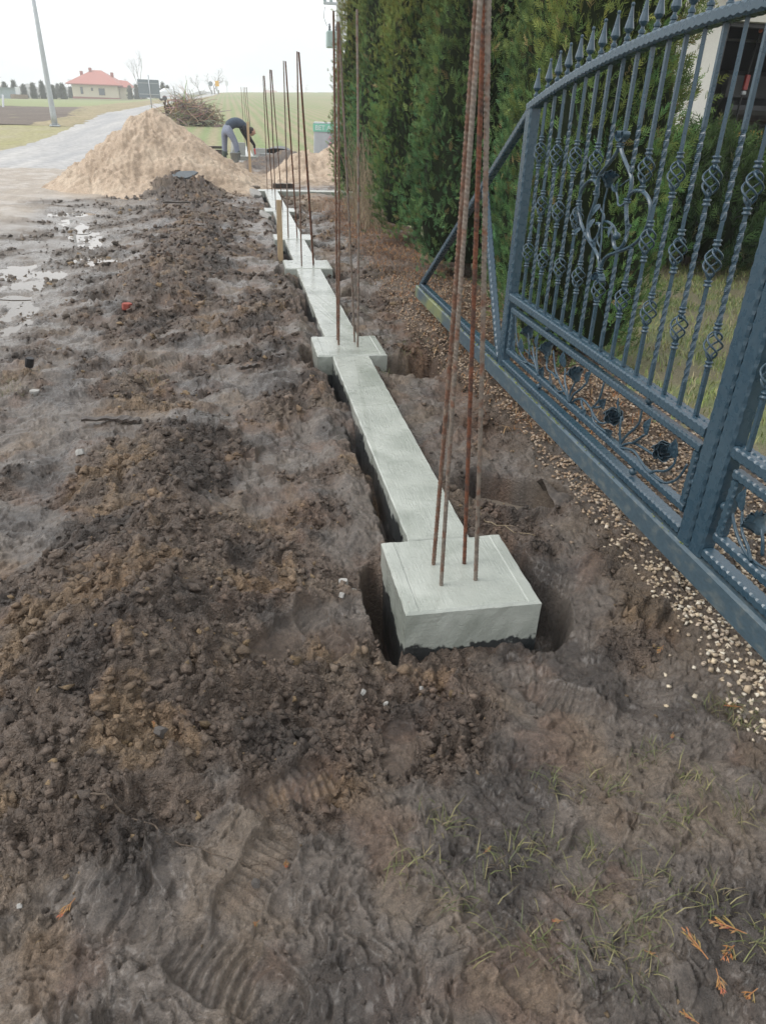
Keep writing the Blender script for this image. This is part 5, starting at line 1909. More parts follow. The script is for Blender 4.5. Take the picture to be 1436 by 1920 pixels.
# ================================================================== GARAGE
M['render'] = mat('cream_render', (.80, .77, .70), .85, .04, 10, .2, 150, bdist=.003)
M['black_metal'] = mat('black_metal', (.018, .018, .02), .4, .2, 20)
M['ochre'] = mat('worn_orange_paint', (.50, .25, .05), .5, .15, 12, color2=(.10, .075, .05), thr=(.60, .68))
M['white_p'] = mat('white_plastic', (.74, .77, .80), .5, .05, 10)
M['red_l'] = mat('red_lens', (.45, .055, .045), .3, .1, 20)
M['orange_l'] = mat('orange_lens', (.75, .13, .03), .3, .1, 20)
M['tile'] = mat('red_roof_tile', (.34, .105, .085), .75, .15, 3)
ga = thing('garage', 'cream rendered garage with a wide dark open doorway', 'garage', (6.2, 10.0, -.08))
mb = MB()
for a, b in (((5.90, 9.995, 1.45), (.66, .30, 3.05)), ((12.0, 9.995, 1.45), (4.6, .30, 3.05)), ((7.965, 9.995, 2.775), (3.47, .30, .40))):
    mb.box(a, b)
mb.build('front_wall', M['render'], ga)
mb = MB()
mb.box((5.66, 12.82, 1.45), (.18, 5.35, 3.05))
mb.box((14.2, 12.82, 1.45), (.18, 5.35, 3.05))
mb.box((9.93, 15.6, 1.45), (8.72, .2, 3.05))
mb.build('wall', M['render'], ga)
mb = MB()
for k in range(2):
    mb.box((6.36 if k == 0 else 9.73, 10.02, 1.24), (.07, .10, 2.62))
mb.box((8.04, 10.02, 2.545), (3.28, .10, .04))
mb.build('door_frame', M['black_metal'], ga)
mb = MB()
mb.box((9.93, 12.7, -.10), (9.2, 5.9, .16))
mb.build('floor_slab', M['dark'], ga)  # floor coloured black to paint the indoor shade
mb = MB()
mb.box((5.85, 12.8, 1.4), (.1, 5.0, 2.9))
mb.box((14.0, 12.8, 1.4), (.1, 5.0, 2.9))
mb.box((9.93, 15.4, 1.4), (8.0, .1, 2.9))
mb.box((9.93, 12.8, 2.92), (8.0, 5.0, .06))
mb.build('painted_shade_lining', M['dark'], ga)  # black boxes added inside the walls to paint the unlit interior
mb = MB()
mb.add([(5.2, 9.4, 2.99), (14.8, 9.4, 2.99), (14.8, 16.3, 2.99), (5.2, 16.3, 2.99), (7.6, 12.85, 4.9), (12.4, 12.85, 4.9), (5.2, 9.4, 3.10), (14.8, 9.4, 3.10), (14.8, 16.3, 3.10), (5.2, 16.3, 3.10)],
       [(3, 2, 1, 0), (0, 1, 7, 6), (1, 2, 8, 7), (2, 3, 9, 8), (3, 0, 6, 9), (6, 7, 5, 4), (7, 8, 5), (8, 9, 4, 5), (9, 6, 4)])
mb.build('roof', M['tile'], ga)
ma = thing('machine', 'yellow and black machine parked inside the dark garage, with a red rear lamp', 'machine', (7.9, 11.6, -.02))
mb = MB()
mb.box((8.15, 11.55, 1.18), (1.15, .9, .34), bev=.03)
mb.build('body', M['ochre'], ma)
mb = MB()
mb.tube([(7.55, 11.42, 1.62), (9.2, 11.42, 1.62)], .17, 16)
mb.box((8.4, 11.9, 1.75), (1.6, .5, .8), bev=.06)
mb.build('engine_cover', M['black_metal'], ma)
for x in (7.62, 8.95):
    for y in (11.35, 12.2):
        mb = MB()
        mb.tube([(x - .12, y, .40), (x + .12, y, .40)], .40, 18)
        w_ = mb.build('wheel', M['black_metal'], ma)
        MB().tube([(x - .13, y, .40), (x + .13, y, .40)], .17, 12).build('rim', M['ochre'], w_)
mb = MB()
mb.box((8.28, 11.28, 2.02), (.34, .02, .115), bev=.005)
pl = mb.build('number_plate', M['white_p'], ma)
fc = bpy.data.curves.new('plate_text', 'FONT')
fc.body = 'HUM'
fc.size = .075
fc.extrude = .001
fo = bpy.data.objects.new('plate_lettering', fc)
COL.objects.link(fo)
dg = bpy.context.evaluated_depsgraph_get()
me = bpy.data.meshes.new_from_object(fo.evaluated_get(dg))
me.transform(Matrix.Translation((-.08, 0, -.028)) @ Matrix.Rotation(R(90), 4, 'X'))
bpy.data.objects.remove(fo)
me.materials.clear()
me.materials.append(M['black_metal'])
link('plate_lettering', me, pl, Vector((8.28, 11.267, 2.02)) - Vector((7.9, 11.6, -.02)))
mb = MB()
mb.tube([(7.68, 11.25, 1.3), (7.68, 11.25, 1.78), (7.72, 11.25, 2.6)], .014, 6)
st = mb.build('lamp_stalk', M['black_metal'], ma)
MB().box((7.69, 11.235, 1.98), (.075, .05, .20), bev=.01).build('rear_lamp', M['red_l'], st)
MB().box((7.685, 11.235, 1.845), (.07, .05, .05), bev=.008).build('reflector', M['white_p'], st)
MB().ball((7.725, 11.25, 2.63), .03, 8, 6).build('marker_lamp', M['orange_l'], st)
mb = MB()
rnd = random.Random(2)
gx = np.linspace(0, 1, 14)
V, F = [], []
for j in range(6):
    for i in range(14):
        V.append((6.15 + 2.4 * i / 13, 9.40 - .28 * j / 5 + .03 * math.sin(i), 1.06 + .16 * math.sin(i * .5 + .4) * (i / 13) + .06 * rnd.random() - .5 * j / 5))
for j in range(5):
    for i in range(13):
        F.append((j * 14 + i, j * 14 + i + 1, (j + 1) * 14 + i + 1, (j + 1) * 14 + i))
n0 = len(V)
V += [(x, y + .02, z - .01) for x, y, z in V]
F += [tuple(i + n0 for i in f[::-1]) for f in F]
mb.add(V, F)
mb.box((7.35, 9.52, .45), (2.2, .22, 1.1), bev=.02)
tag(mb.build('covered_crate', M['white_p']), 'white sheeted low crate between the junipers and the garage door', 'crate')
# ================================================================== STAKES, BOARDS, SMALL THINGS
def zmud(x, y):
    return float(mud_at(x, y)[0][0])


def stake(x, y, h, w, lab, tilt=(0, 0)):
    mb = MB()
    rings = []
    for i, t in enumerate(np.linspace(-.3, 1, 8)):
        q = w / 2 * (1 + .04 * math.sin(5 * t)) * (1 if t > -.1 else .55)
        cx, cy = tilt[0] * t, tilt[1] * t
        rings.append([(cx - q, cy - q * .55, t * h), (cx + q, cy - q * .55, t * h), (cx + q, cy + q * .55, t * h), (cx - q, cy + q * .55, t * h)])
    mb.loft(rings)
    o = mb.build('wooden_stake', M['wood'])
    o.location = (x, y, zmud(x, y))
    return tag(o, lab, 'stake', 'wooden marker stakes')


stake(.465, 8.28, .62, .056, 'nearer wooden stake, standing at the left edge of the foundation strip', (.004, .01))
stake(.418, 18.7, 1.18, .056, 'farther tall wooden stake, in front of the bending man', (.0, .02))


def plank(name, c, s, rz, m, lab, cat='board', ry=0.0, rx=0.0, group=None):
    mb = MB()
    n = 10
    rings = []
    for i in range(n + 1):
        t = i / n - .5
        w, h = s[1] / 2, s[2] / 2
        b = .004 * math.sin(i * 1.7)
        rings.append([(t * s[0], -w + b, -h), (t * s[0], w + b, -h), (t * s[0], w + b, h + b), (t * s[0], -w + b, h + b)])
    mb.loft(rings)
    o = mb.build(name, m)
    o.location = c
    o.rotation_euler = (rx, ry, rz)
    return tag(o, lab, cat, group)


M['wetwood'] = mat('dark_wet_wood', (.055, .042, .034), .5, .4, 14, .4, 70, stretch=(1, 6, 6), bdist=.004)
M['shard'] = mat('concrete_shard', (.33, .32, .30), .85, .15, 20, .4, 70)
M['darkstone'] = mat('dark_field_stone', (.085, .075, .068), .7, .2, 20, .3, 90)
M['slate'] = mat('dark_grey_sheet', (.10, .115, .125), .5, .2, 12, .2, 60)
plank('plank', (.20, 15.75, .0), (.62, .24, .03), .30, M['old_wood'], 'grey wide board lying left of the end of the strip', rx=.05)
plank('plank', (1.0, 16.0, .0), (.40, .10, .09), .14, M['wetwood'], 'dark plank on edge behind the end of the strip')
plank('plank', (-.76, 3.82, zmud(-.76, 3.82) + .012), (.26, .035, .012), .15, M['wetwood'], 'short dark stick of wood pressed flat in the mud', ry=.06)
plank('plank', (-.64, 3.78, zmud(-.64, 3.78) + .012), (.13, .045, .014), -.3, M['wetwood'], 'broken dark wood chip beside the flat stick')
plank('plank', (.03, 4.6, zmud(.03, 4.6) + .012), (.17, .022, .02), .75, M['wetwood'], 'dark splinter of wood lying left of the second pad', ry=.1)
plank('plank', (-.75, 12.9, zmud(-.75, 12.9) + .02), (.75, .05, .025), .08, M['wetwood'], 'long thin dark lath lying before the dirt mound')
# pieces of concrete and sheet on the dirt mound
def slab(name, c, s, rot, m, lab, cat, seed):
    rnd = random.Random(seed)
    mb = MB()
    k = 7
    pts = []
    for i in range(k):
        a = 2 * math.pi * i / k + rnd.uniform(-.25, .25)
        pts.append((s[0] / 2 * math.cos(a) * rnd.uniform(.85, 1.15), s[1] / 2 * math.sin(a) * rnd.uniform(.85, 1.15)))
    h = s[2] / 2
    mb.loft([[(x * .96, y * .96, -h) for x, y in pts], [(x, y, -h * .6) for x, y in pts], [(x, y, h * .6) for x, y in pts], [(x * .95, y * .95, h) for x, y in pts]])
    o = mb.build(name, m)
    o.location = c
    o.rotation_euler = rot
    return tag(o, lab, cat)


slab('concrete_slab', (-.98, 15.5, .26), (.50, .38, .07), (.55, .15, .3), M['shard'], 'broken pale concrete slab on top of the dirt mound', 'rubble', 1)
slab('dark_sheet', (-.86, 14.75, .27), (.46, .24, .03), (.45, -.1, .2), M['slate'], 'dark grey broken sheet lying on the dirt mound', 'rubble', 2)
slab('concrete_slab', (.40, 14.55, .0), (.22, .4, .06), (.2, .3, .1), M['shard'], 'grey shard leaning on the end of the strip', 'rubble', 3)
slab('concrete_slab', (.46, 11.7, -.01), (.2, .34, .05), (.1, .4, .2), M['shard'], 'grey shard beside the fifth pad', 'rubble', 4)
slab('plastic_scrap', (-1.34, 4.7, zmud(-1.34, 4.7) + .04), (.05, .035, .065), (.3, .2, .5), M['black_metal'], 'small black plastic scrap sticking out of the mud at the left', 'scrap', 5)
slab('stone', (-1.27, 4.42, zmud(-1.27, 4.42) + .015), (.06, .045, .03), (.1, .1, .4), M['shard'], 'pale pebble below the black plastic scrap', 'stone', 6)
slab('brick_fragment', (-.92, 6.15, zmud(-.92, 6.15) + .02), (.10, .07, .05), (.1, .1, .9), mat('brick_red', (.30, .07, .05), .85, .2, 30, .4, 90), 'red brick fragment in the mud, left of the second pad', 'rubble', 7)
for k, (x, y, s, lab) in enumerate([(.31, 2.16, .030, 'grey stone left of the near pad'), (.345, 2.13, .026, 'grey flat stone nearest the near pad'), (.295, 2.08, .020, 'small pale stone left of the near pad, nearest the camera'), (-.82, 3.36, .035, 'whitish wet lump in the mud at the far left'),
                                    (.30, 1.63, .016, 'tiny white chip in front of the near pad'), (.50, 1.66, .014, 'small white pebble centred before the near pad'), (-.05, .985, .017, 'round dark pebble beside the lower boot print'), (-.28, 1.42, .03, 'dark rounded stone on the spoil mound'),
                                    (-.55, 1.02, .012, 'little greenish pebble at the left edge'), (.37, 1.60, .014, 'white splinter of stone left of the pad front')]):
    slab('stone', (x, y, zmud(x, y) + s * .25), (s * 1.3, s, s * .8), (.2 * k, .1 * k, k), M['darkstone'] if 'dark' in lab else M['shard'], lab, 'stone', 10 + k)

# the torn flap of black fabric at the water hole
mb = MB()
V, F = [], []
for j in range(7):
    for i in range(9):
        u, v = i / 8, j / 6
        V.append((1.38 + .19 * u - .05 * v, 2.60 + .20 * v + .05 * u, -.185 + .11 * math.sin(v * 2.2 + u) + .04 * math.sin(5 * u + 2 * v) + .02 * math.sin(9 * v)))
for j in range(6):
    for i in range(8):
        F.append((j * 9 + i, j * 9 + i + 1, (j + 1) * 9 + i + 1, (j + 1) * 9 + i))
n0 = len(V)
V += [(x + .002, y + .004, z - .005) for x, y, z in V]
F += [tuple(i + n0 for i in f[::-1]) for f in F]
mb.add(V, F)
M['geo'] = mat('muddy_fabric', (.062, .052, .045), .7, .4, 18, .5, 120, color2=(.14, .115, .095), thr=(.45, .65))
tag(mb.build('fabric_flap', M['geo'], smooth=True), 'torn muddy black ground fabric folded up beside the water hole', 'fabric')

# dry orange thuja fronds dropped on the mud
def frond(seed):
    rnd = random.Random(seed)
    mb = MB()
    c0 = (.34, .165, .075)
    for i in range(9):
        t = i / 8
        s = 1 if i % 2 else -1
        p = Vector((.002 * math.sin(i), t * .045, .004 + .003 * math.sin(2 * i)))
        L = (.030 - .016 * t) * rnd.uniform(.7, 1.25)
        a = s * rnd.uniform(.4, .75)
        q = p + Vector((math.sin(a) * L, math.cos(a) * L, rnd.uniform(-.002, .010)))
        col = tuple(v * rnd.uniform(.75, 1.3) for v in c0)
        mb.tube([p, p.lerp(q, .55) + Vector((0, 0, .002)), q], [.0013, .0021, .0006], 5, col=col, flat=.6)
        r_ = p.lerp(q, .5)
        a2 = a - s * .6
        mb.tube([r_, r_ + Vector((math.sin(a2) * L * .5, math.cos(a2) * L * .5, .003))], [.0016, .0005], 5, col=col, flat=.6)
    mb.tube([(0, -.02, .004), (.001, .02, .006), (0, .06, .004)], [.0013, .0018, .0007], 5, col=c0)
    return mb.mesh('dry_thuja_frond', M['tint'])


FR = [frond(k) for k in range(4)]
FRL = [(-.44, 1.0, .9, 2.6, 'orange dry frond on the clods at the lower left'), (1.0, .735, 1.5, 1.1, 'big orange dry frond at the right edge, uppermost of the bottom right cluster'), (.97, .705, 1.3, 2.0, 'orange dry frond under the biggest one at the right edge'), (.885, .70, 1.3, .3, 'orange dry frond with thin fingers, left of the biggest one'),
       (.90, .655, .9, 2.9, 'rusty frond below the thin fingered one at the bottom right'), (1.335, 1.645, .8, 2.2, 'small orange frond under the gate beam'), (1.425, 1.35, 1.0, 1.2, 'small orange frond touching the gravel at the right edge'), (-.30, 1.45, .55, .4, 'pale yellow frond on the spoil mound'),
       (.02, 1.03, .55, 3.0, 'small orange shred right of the lower boot print'), (.80, .58, .8, .8, 'orange frond at the bottom edge, left of the cluster'), (.96, .615, 1.0, 1.9, 'orange frond at the very bottom right corner'), (.77, .72, .6, 4.2, 'tiny orange frond left of the bottom right cluster'),
       (.60, .80, .45, 1.4, 'tiny red brown frond in the smooth mud'), (.50, 1.01, .5, 5.2, 'tiny red brown frond between grass tufts'), (-.05, .90, .45, 2.2, 'tiny red frond beside the big boot print'), (1.35, .93, .8, .2, 'long orange frond at the right edge, above the big one'), (1.18, 1.30, .5, 2.5, 'tiny tan frond in front of the gate')]
for k, (x, y, s, rz, lab) in enumerate(FRL):
    o = link('dry_thuja_frond', FR[k % 4], None, (x, y, zmud(x, y) + .002), (.2 * math.sin(k), .35 * math.cos(2 * k), rz), s * .72)
    tag(o, lab, 'dry frond', 'dry orange thuja fronds on the mud')

# twigs and roots
TW = [((-.42, 1.22), (-.08, 1.03), .0028, 'long crooked brown root across the lower left crumbs'), ((-.08, 1.03), (.05, 1.04), .0016, 'thin brown root end by the lower boot print'), ((.98, 2.32), (1.12, 2.05), .0028, 'dark twig lying right of the near pad'), ((.95, 2.55), (1.16, 2.38), .003, 'pale flat twig between the near pad and the water hole'),
      ((-.30, 2.4), (-.36, 2.7), .0022, 'thin root on the left spoil, level with the near pad'), ((-.18, 1.72), (-.19, 1.84), .0018, 'short red root on the spoil mound'), ((.9, 1.02), (.98, 1.12), .0026, 'dark twig in the grassy mud at the right'), ((-.6, 2.1), (-.35, 2.28), .0025, 'root at the left edge, crossing the smooth mud'),
      ((1.02, 4.75), (1.24, 4.72), .0022, 'pale root across the pit right of the second pad'), ((1.1, 5.3), (1.35, 5.15), .003, 'brown twig beside the second pit')]
for k, (a, b, r, lab) in enumerate(TW):
    rnd = random.Random(40 + k)
    p = []
    for i in range(11):
        t = i / 10
        x, y = a[0] + (b[0] - a[0]) * t + rnd.gauss(0, .006), a[1] + (b[1] - a[1]) * t + rnd.gauss(0, .006)
        p.append((x, y, zmud(x, y) + r * 1.2 + .003 * rnd.random()))
    mb = MB()
    mb.tube(p, [r * (1 - .6 * i / 10) for i in range(11)], 5)
    mb.tube([p[5], (p[5][0] + .03, p[5][1] - .02, p[5][2] + .008)], [r * .5, r * .2], 4)
    tag(mb.build('twig', M['twig'] if 'pale' in lab else M['bark']), lab, 'twig', 'twigs and roots on the mud')


# ================================================================== THE MAN
def skin_body(name, joints, edges, m, parent, sub=2):
    me = bpy.data.meshes.new(name)
    me.from_pydata([j[0] for j in joints], edges, [])
    o = bpy.data.objects.new(name, me)
    COL.objects.link(o)
    md = o.modifiers.new('s', 'SKIN')
    md.use_smooth_shade = True
    for i, j in enumerate(joints):
        r = j[1]
        me.skin_vertices[0].data[i].radius = r if isinstance(r, tuple) else (r, r)
    me.skin_vertices[0].data[0].use_root = True
    o.modifiers.new('d', 'SUBSURF').levels = sub
    o.modifiers['d'].render_levels = sub
    dg_ = bpy.context.evaluated_depsgraph_get()
    m2 = bpy.data.meshes.new_from_object(o.evaluated_get(dg_))
    bpy.data.objects.remove(o)
    m2.materials.clear()
    m2.materials.append(m)
    m2.name = name
    return link(name, m2, parent)


M['trouser'] = mat('blue_grey_work_trousers', (.20, .225, .29), .9, .2, 12, .4, 40)
M['sweater'] = mat('dark_blue_sweater', (.055, .075, .105), .9, .25, 14, .4, 50)
M['sleeve'] = mat('black_cloth', (.014, .014, .017), .85, .2, 14, .3, 50)
M['boot'] = mat('green_rubber_boot', (.055, .085, .075), .55, .2, 10, color2=(.13, .11, .09), thr=(.5, .7))
M['glove'] = mat('red_glove', (.62, .07, .055), .7, .15, 20)
M['skin'] = mat('skin', (.45, .26, .19), .6, .1, 10)
M['hair'] = mat('dark_hair', (.03, .022, .018), .7, .2, 30)
man = thing('person', 'man in blue grey trousers and rubber boots bending over, wearing red gloves', 'person', (.02, 22.95, -.05))
man.rotation_euler = (0, 0, R(14))
# local frame: x to the man's front (right in the picture), z up; seen from his back left
J = [((-.10, .0, .86), (.155, .145)), ((.04, .0, .985), (.15, .15)), ((.20, .0, 1.02), (.165, .15)), ((.36, .0, .96), (.15, .13)), ((.46, 0, .90), (.06, .06)), ((.55, 0, .84), (.05, .05))]
torso = skin_body('torso', J, [(0, 1), (1, 2), (2, 3), (3, 4), (4, 5)], M['sweater'], man)
hd = MB()
hd.ball((.62, 0, .79), .095, 14, 10, (1.05, .82, 1.1))
hd.ball((.72, 0, .755), .018, 8, 6)
for s in (-1, 1):
    hd.ball((.61, s * .08, .79), .022, 8, 6, (.8, .4, 1.1))
    hd.ball((.70, s * .032, .79), .009, 6, 5)
h_ = hd.build('head', M['skin'], man, smooth=True, local=True)
mb = MB()
mb.ball((.595, 0, .812), .099, 14, 8, (1.0, .86, 1.0))
mb.build('hair', M['hair'], h_, smooth=True, local=True)
legs = [((-.10, 0, .87), (.165, .155)), ((-.14, .10, .79), (.112, .105)), ((-.15, .145, .50), (.086, .080)), ((-.16, .150, .36), (.080, .076)), ((-.17, .155, .20), (.072, .070)),
        ((-.05, -.10, .79), (.112, .105)), ((.09, -.155, .50), (.086, .080)), ((.11, -.165, .36), (.080, .076)), ((.13, -.17, .20), (.072, .070)), ((.0, 0, .93), (.155, .15))]
skin_body('trousers', legs, [(0, 1), (1, 2), (2, 3), (3, 4), (0, 5), (5, 6), (6, 7), (7, 8), (0, 9)], M['trouser'], man)
for (x, y) in ((-.17, .155), (.13, -.17)):
    skin_body('boot', [((x, y, .10), (.062, .058)), ((x, y, .25), (.078, .076)), ((x, y, .34), (.085, .082)), ((x + .01, y, .035), (.05, .048)), ((x + .11, y, .032), (.044, .036)), ((x + .18, y, .028), (.04, .026))], [(0, 1), (1, 2), (0, 3), (3, 4), (4, 5)], M['boot'], man, 2)
for s, hx, hz in ((1, .50, .20), (-1, .62, .30)):
    skin_body('sleeve', [((.33, s * .15, .95), (.085, .08)), ((.43, s * .20, .74), (.062, .058)), ((.52, s * .17, .60), (.055, .052)), ((hx + .02, s * .12, hz + .16), (.042, .04)), ((hx + .02, s * .10, hz + .07), (.036, .034))], [(0, 1), (1, 2), (2, 3), (3, 4)], M['sleeve'], man)
    c = Vector((hx + .02, s * .10, hz + .02))
    hj = [(tuple(c + Vector((0, 0, .055))), (.034, .026)), (tuple(c + Vector((.005, 0, -.01))), (.044, .026))]
    he = [(0, 1)]
    for f in range(4):
        b = len(hj)
        yf = (f - 1.5) * .021
        ln = (.07, .085, .08, .065)[f]
        hj += [(tuple(c + Vector((.008, yf, -.03))), (.0115, .0115)), (tuple(c + Vector((.02, yf * 1.1, -.03 - ln * .55))), (.010, .010)), (tuple(c + Vector((.010, yf * 1.1, -.03 - ln))), (.008, .008))]
        he += [(1, b), (b, b + 1), (b + 1, b + 2)]
    b = len(hj)
    hj += [(tuple(c + Vector((.015, -s * .045, .0))), (.012, .012)), (tuple(c + Vector((.03, -s * .055, -.035))), (.010, .010))]
    he += [(1, b), (b, b + 1)]
    skin_body('glove', hj, he, M['glove'], man, 1)

# bucket between his boots, block pieces, planks, pipe
M['zinc'] = mat('grey_plastic_bucket', (.27, .30, .30), .55, .12, 8)
bu = thing('bucket', 'grey mortar bucket standing between the boots of the man', 'bucket', (.12, 22.75, -.06))
mb = MB()
mb.lathe([(.11, 0), (.115, .005), (.145, .27), (.152, .27), (.152, .285), (.142, .285), (.140, .26), (.108, .02)], seg=20)
mb.build('shell', M['zinc'], bu, smooth=True, local=True)
MB().tube([(.15 * math.cos(a), .02, .27 - .13 * math.sin(a)) for a in np.linspace(0, math.pi, 12)], .004, 5).build('handle', M['black_metal'], bu, local=True)
M['block'] = mat('grey_concrete_block', (.36, .37, .36), .9, .15, 14, .4, 80)


def hollow_block(loc, rz, lab, s=(.39, .19, .19), m=None):
    mb = MB()
    l, w, h = s
    t = .032
    mb.box((0, -w / 2 + t / 2, h / 2), (l, t, h), bev=.004)
    mb.box((0, w / 2 - t / 2, h / 2), (l, t, h), bev=.004)
    for x in (-l / 2 + t / 2, 0, l / 2 - t / 2):
        mb.box((x, 0, h / 2 - .001), (t, w - 2 * t - .002, h - .004))
    o = mb.build('hollow_block', m or M['block'])
    o.location = loc
    o.rotation_euler = (0, 0, rz)
    return tag(o, lab, 'concrete block', 'hollow concrete blocks by the far foundation')


hollow_block((.22, 24.3, .02), .2, 'hollow block at the bottom of the pile behind the stake')
hollow_block((.20, 24.9, .03), -.1, 'hollow block farther back beside the white strip')
hollow_block((.23, 24.35, .21), .35, 'hollow block lying on top of another behind the stake')
hollow_block((.98, 23.3, .0), .5, 'hollow block on its own right of the red gloves')
hollow_block((.84, 23.75, .10), -.2, 'hollow block set on the far pad under the gloves')
slab('concrete_slab', (.34, 22.6, -.02), (.35, .3, .06), (.15, .1, .4), M['shard'], 'pale slab lying before the boots of the man', 'rubble', 21)
slab('concrete_slab', (.22, 22.0, -.03), (.3, .22, .05), (.1, .1, 1.0), M['shard'], 'small pale slab nearest the camera by the boots', 'rubble', 22)
for k, (x, y, L, rz, lab) in enumerate([(-.95, 25.4, 1.7, .1, 'dark beam lowest in the stack left of the man'), (-.85, 25.6, 1.5, -.12, 'dark beam crossing the stack left of the man'), (-1.0, 25.9, 1.8, .22, 'dark beam on top of the stack left of the man'), (-1.45, 26.2, 1.4, -.75, 'dark beam slanting down from the sand heap')]):
    plank('timber', (x, y, .02 + .075 * k), (L, .12, .07), rz, M['wetwood'], lab, 'timber', 0 if k < 3 else .12, group='stack of dark timber')
mb = MB()
rings = []
for y in np.linspace(0, .8, 6):
    out, inn = [], []
    for i in range(13):
        a = math.pi * i / 12
        k = 1 + .06 * math.sin(3 * a + 4 * y)
        out.append((.50 * k * math.cos(a), y, .27 * k * math.sin(a) - .02))
        inn.append((.47 * k * math.cos(a), y, .245 * k * math.sin(a) - .02))
    rings.append(out + inn[::-1])
mb.loft(rings)
mb.loft([[(.48 * math.cos(math.pi * i / 12), .70, .25 * math.sin(math.pi * i / 12) - .02) for i in range(13)], [(.48 * math.cos(math.pi * i / 12), .74, .25 * math.sin(math.pi * i / 12) - .02) for i in range(13)]])  # black back plate added to paint the dark inside of the hollow
o = mb.build('plastic_tunnel', M['black_metal'])
o.location = (1.38, 23.9, zmud(1.38, 23.9) + .10)
o.rotation_euler = (0, 0, R(-8))
tag(o, 'dark open hollow of black plastic in the dark soil right of the man', 'plastic sheet')

# wrapped stack of concrete blocks by the hedge
pa = thing('block_pallet', 'film wrapped pallet of grey blocks with a green label band, beside the hedge', 'pallet', (2.95, 23.4, -.06), R(-9))
mb = MB()
for y in (-.42, 0, .42):
    mb.box((0, y, .04), (1.1, .10, .08))
for k in range(6):
    mb.box((-.46 + k * .184, 0, .095), (.13, 1.0, .022))
mb.build('pallet_base', M['old_wood'], pa, local=True)
blk = MB().box((0, 0, .56), (.98, .9, .86), bev=.01).build('block_stack', M['block'], pa, local=True)
for r_ in range(5):
    for c_ in range(5):
        o = link('block', None, blk) if False else None
bm_ = MB().box((0, 0, 0), (.186, .012, .160), bev=.005).mesh('block', M['block'])
for r_ in range(5):
    for c_ in range(5):
        link('block', bm_, blk, (-.392 + .196 * c_, -.455, .215 + .172 * r_))
M['film'] = bpy.data.materials.new('wrapping_film')
M['film'].use_nodes = True
fb = M['film'].node_tree.nodes['Principled BSDF']
fb.inputs['Base Color'].default_value = (.70, .74, .80, 1)
fb.inputs['Roughness'].default_value = .22
fb.inputs['Alpha'].default_value = .5
mb = MB()
rings = []
for j in range(13):
    z = .06 + 1.03 * j / 12
    ring = []
    for i in range(48):
        u = i / 48 * 4
        s, f = int(u), u - int(u)
        x, y = [(-.52 + 1.04 * f, -.485), (.52, -.485 + .97 * f), (.52 - 1.04 * f, .485), (-.52, .485 - .97 * f)][s]
        k = .010 * math.sin(i * 2.7 + j * .6) + .006 * math.sin(i * 5.1 - j)
        ring.append((x * (1 + k), y * (1 + k), z))
    rings.append(ring)
mb.loft(rings)
mb.build('film', M['film'], pa, local=True)
M['green_l'] = mat('green_label', (.22, .55, .42), .4, .05, 8)
M['pink'] = mat('pink_spray', (.75, .22, .33), .6, .1, 10)
mb = MB()
rings = []
for z in (.86, 1.06):
    rings.append([(-.532, -.497, z), (.532, -.497, z), (.532, .497, z), (-.532, .497, z)])
mb.loft(rings, caps=False)
rings = [[(x * .996, y * .996, z) for x, y, z in r] for r in rings[::-1]]
mb.loft(rings, caps=False)
lb = mb.build('label_band', M['green_l'], pa, local=True)
fc = bpy.data.curves.new('band_text', 'FONT')
fc.body = 'BET AND'
fc.size = .17
fc.extrude = .001
fo = bpy.data.objects.new('band_lettering', fc)
COL.objects.link(fo)
me = bpy.data.meshes.new_from_object(fo.evaluated_get(bpy.context.evaluated_depsgraph_get()))
me.transform(Matrix.Translation((-.47, -.501, .90)) @ Matrix.Rotation(R(90), 4, 'X'))
bpy.data.objects.remove(fo)
me.materials.clear()
me.materials.append(M['white_p'])
link('band_lettering', me, lb)
mb = MB()
for a, b in (((-.12, .66), (-.06, .76)), ((-.06, .76), (.0, .64)), ((-.12, .50), (-.05, .61)), ((-.05, .61), (.02, .47)), ((-.05, .61), (-.06, .46))):
    mb.tube([(a[0] + .02, -.505, a[1]), (b[0] + .02, -.505, b[1])], .007, 5)
mb.build('spray_mark', M['pink'], pa, local=True)


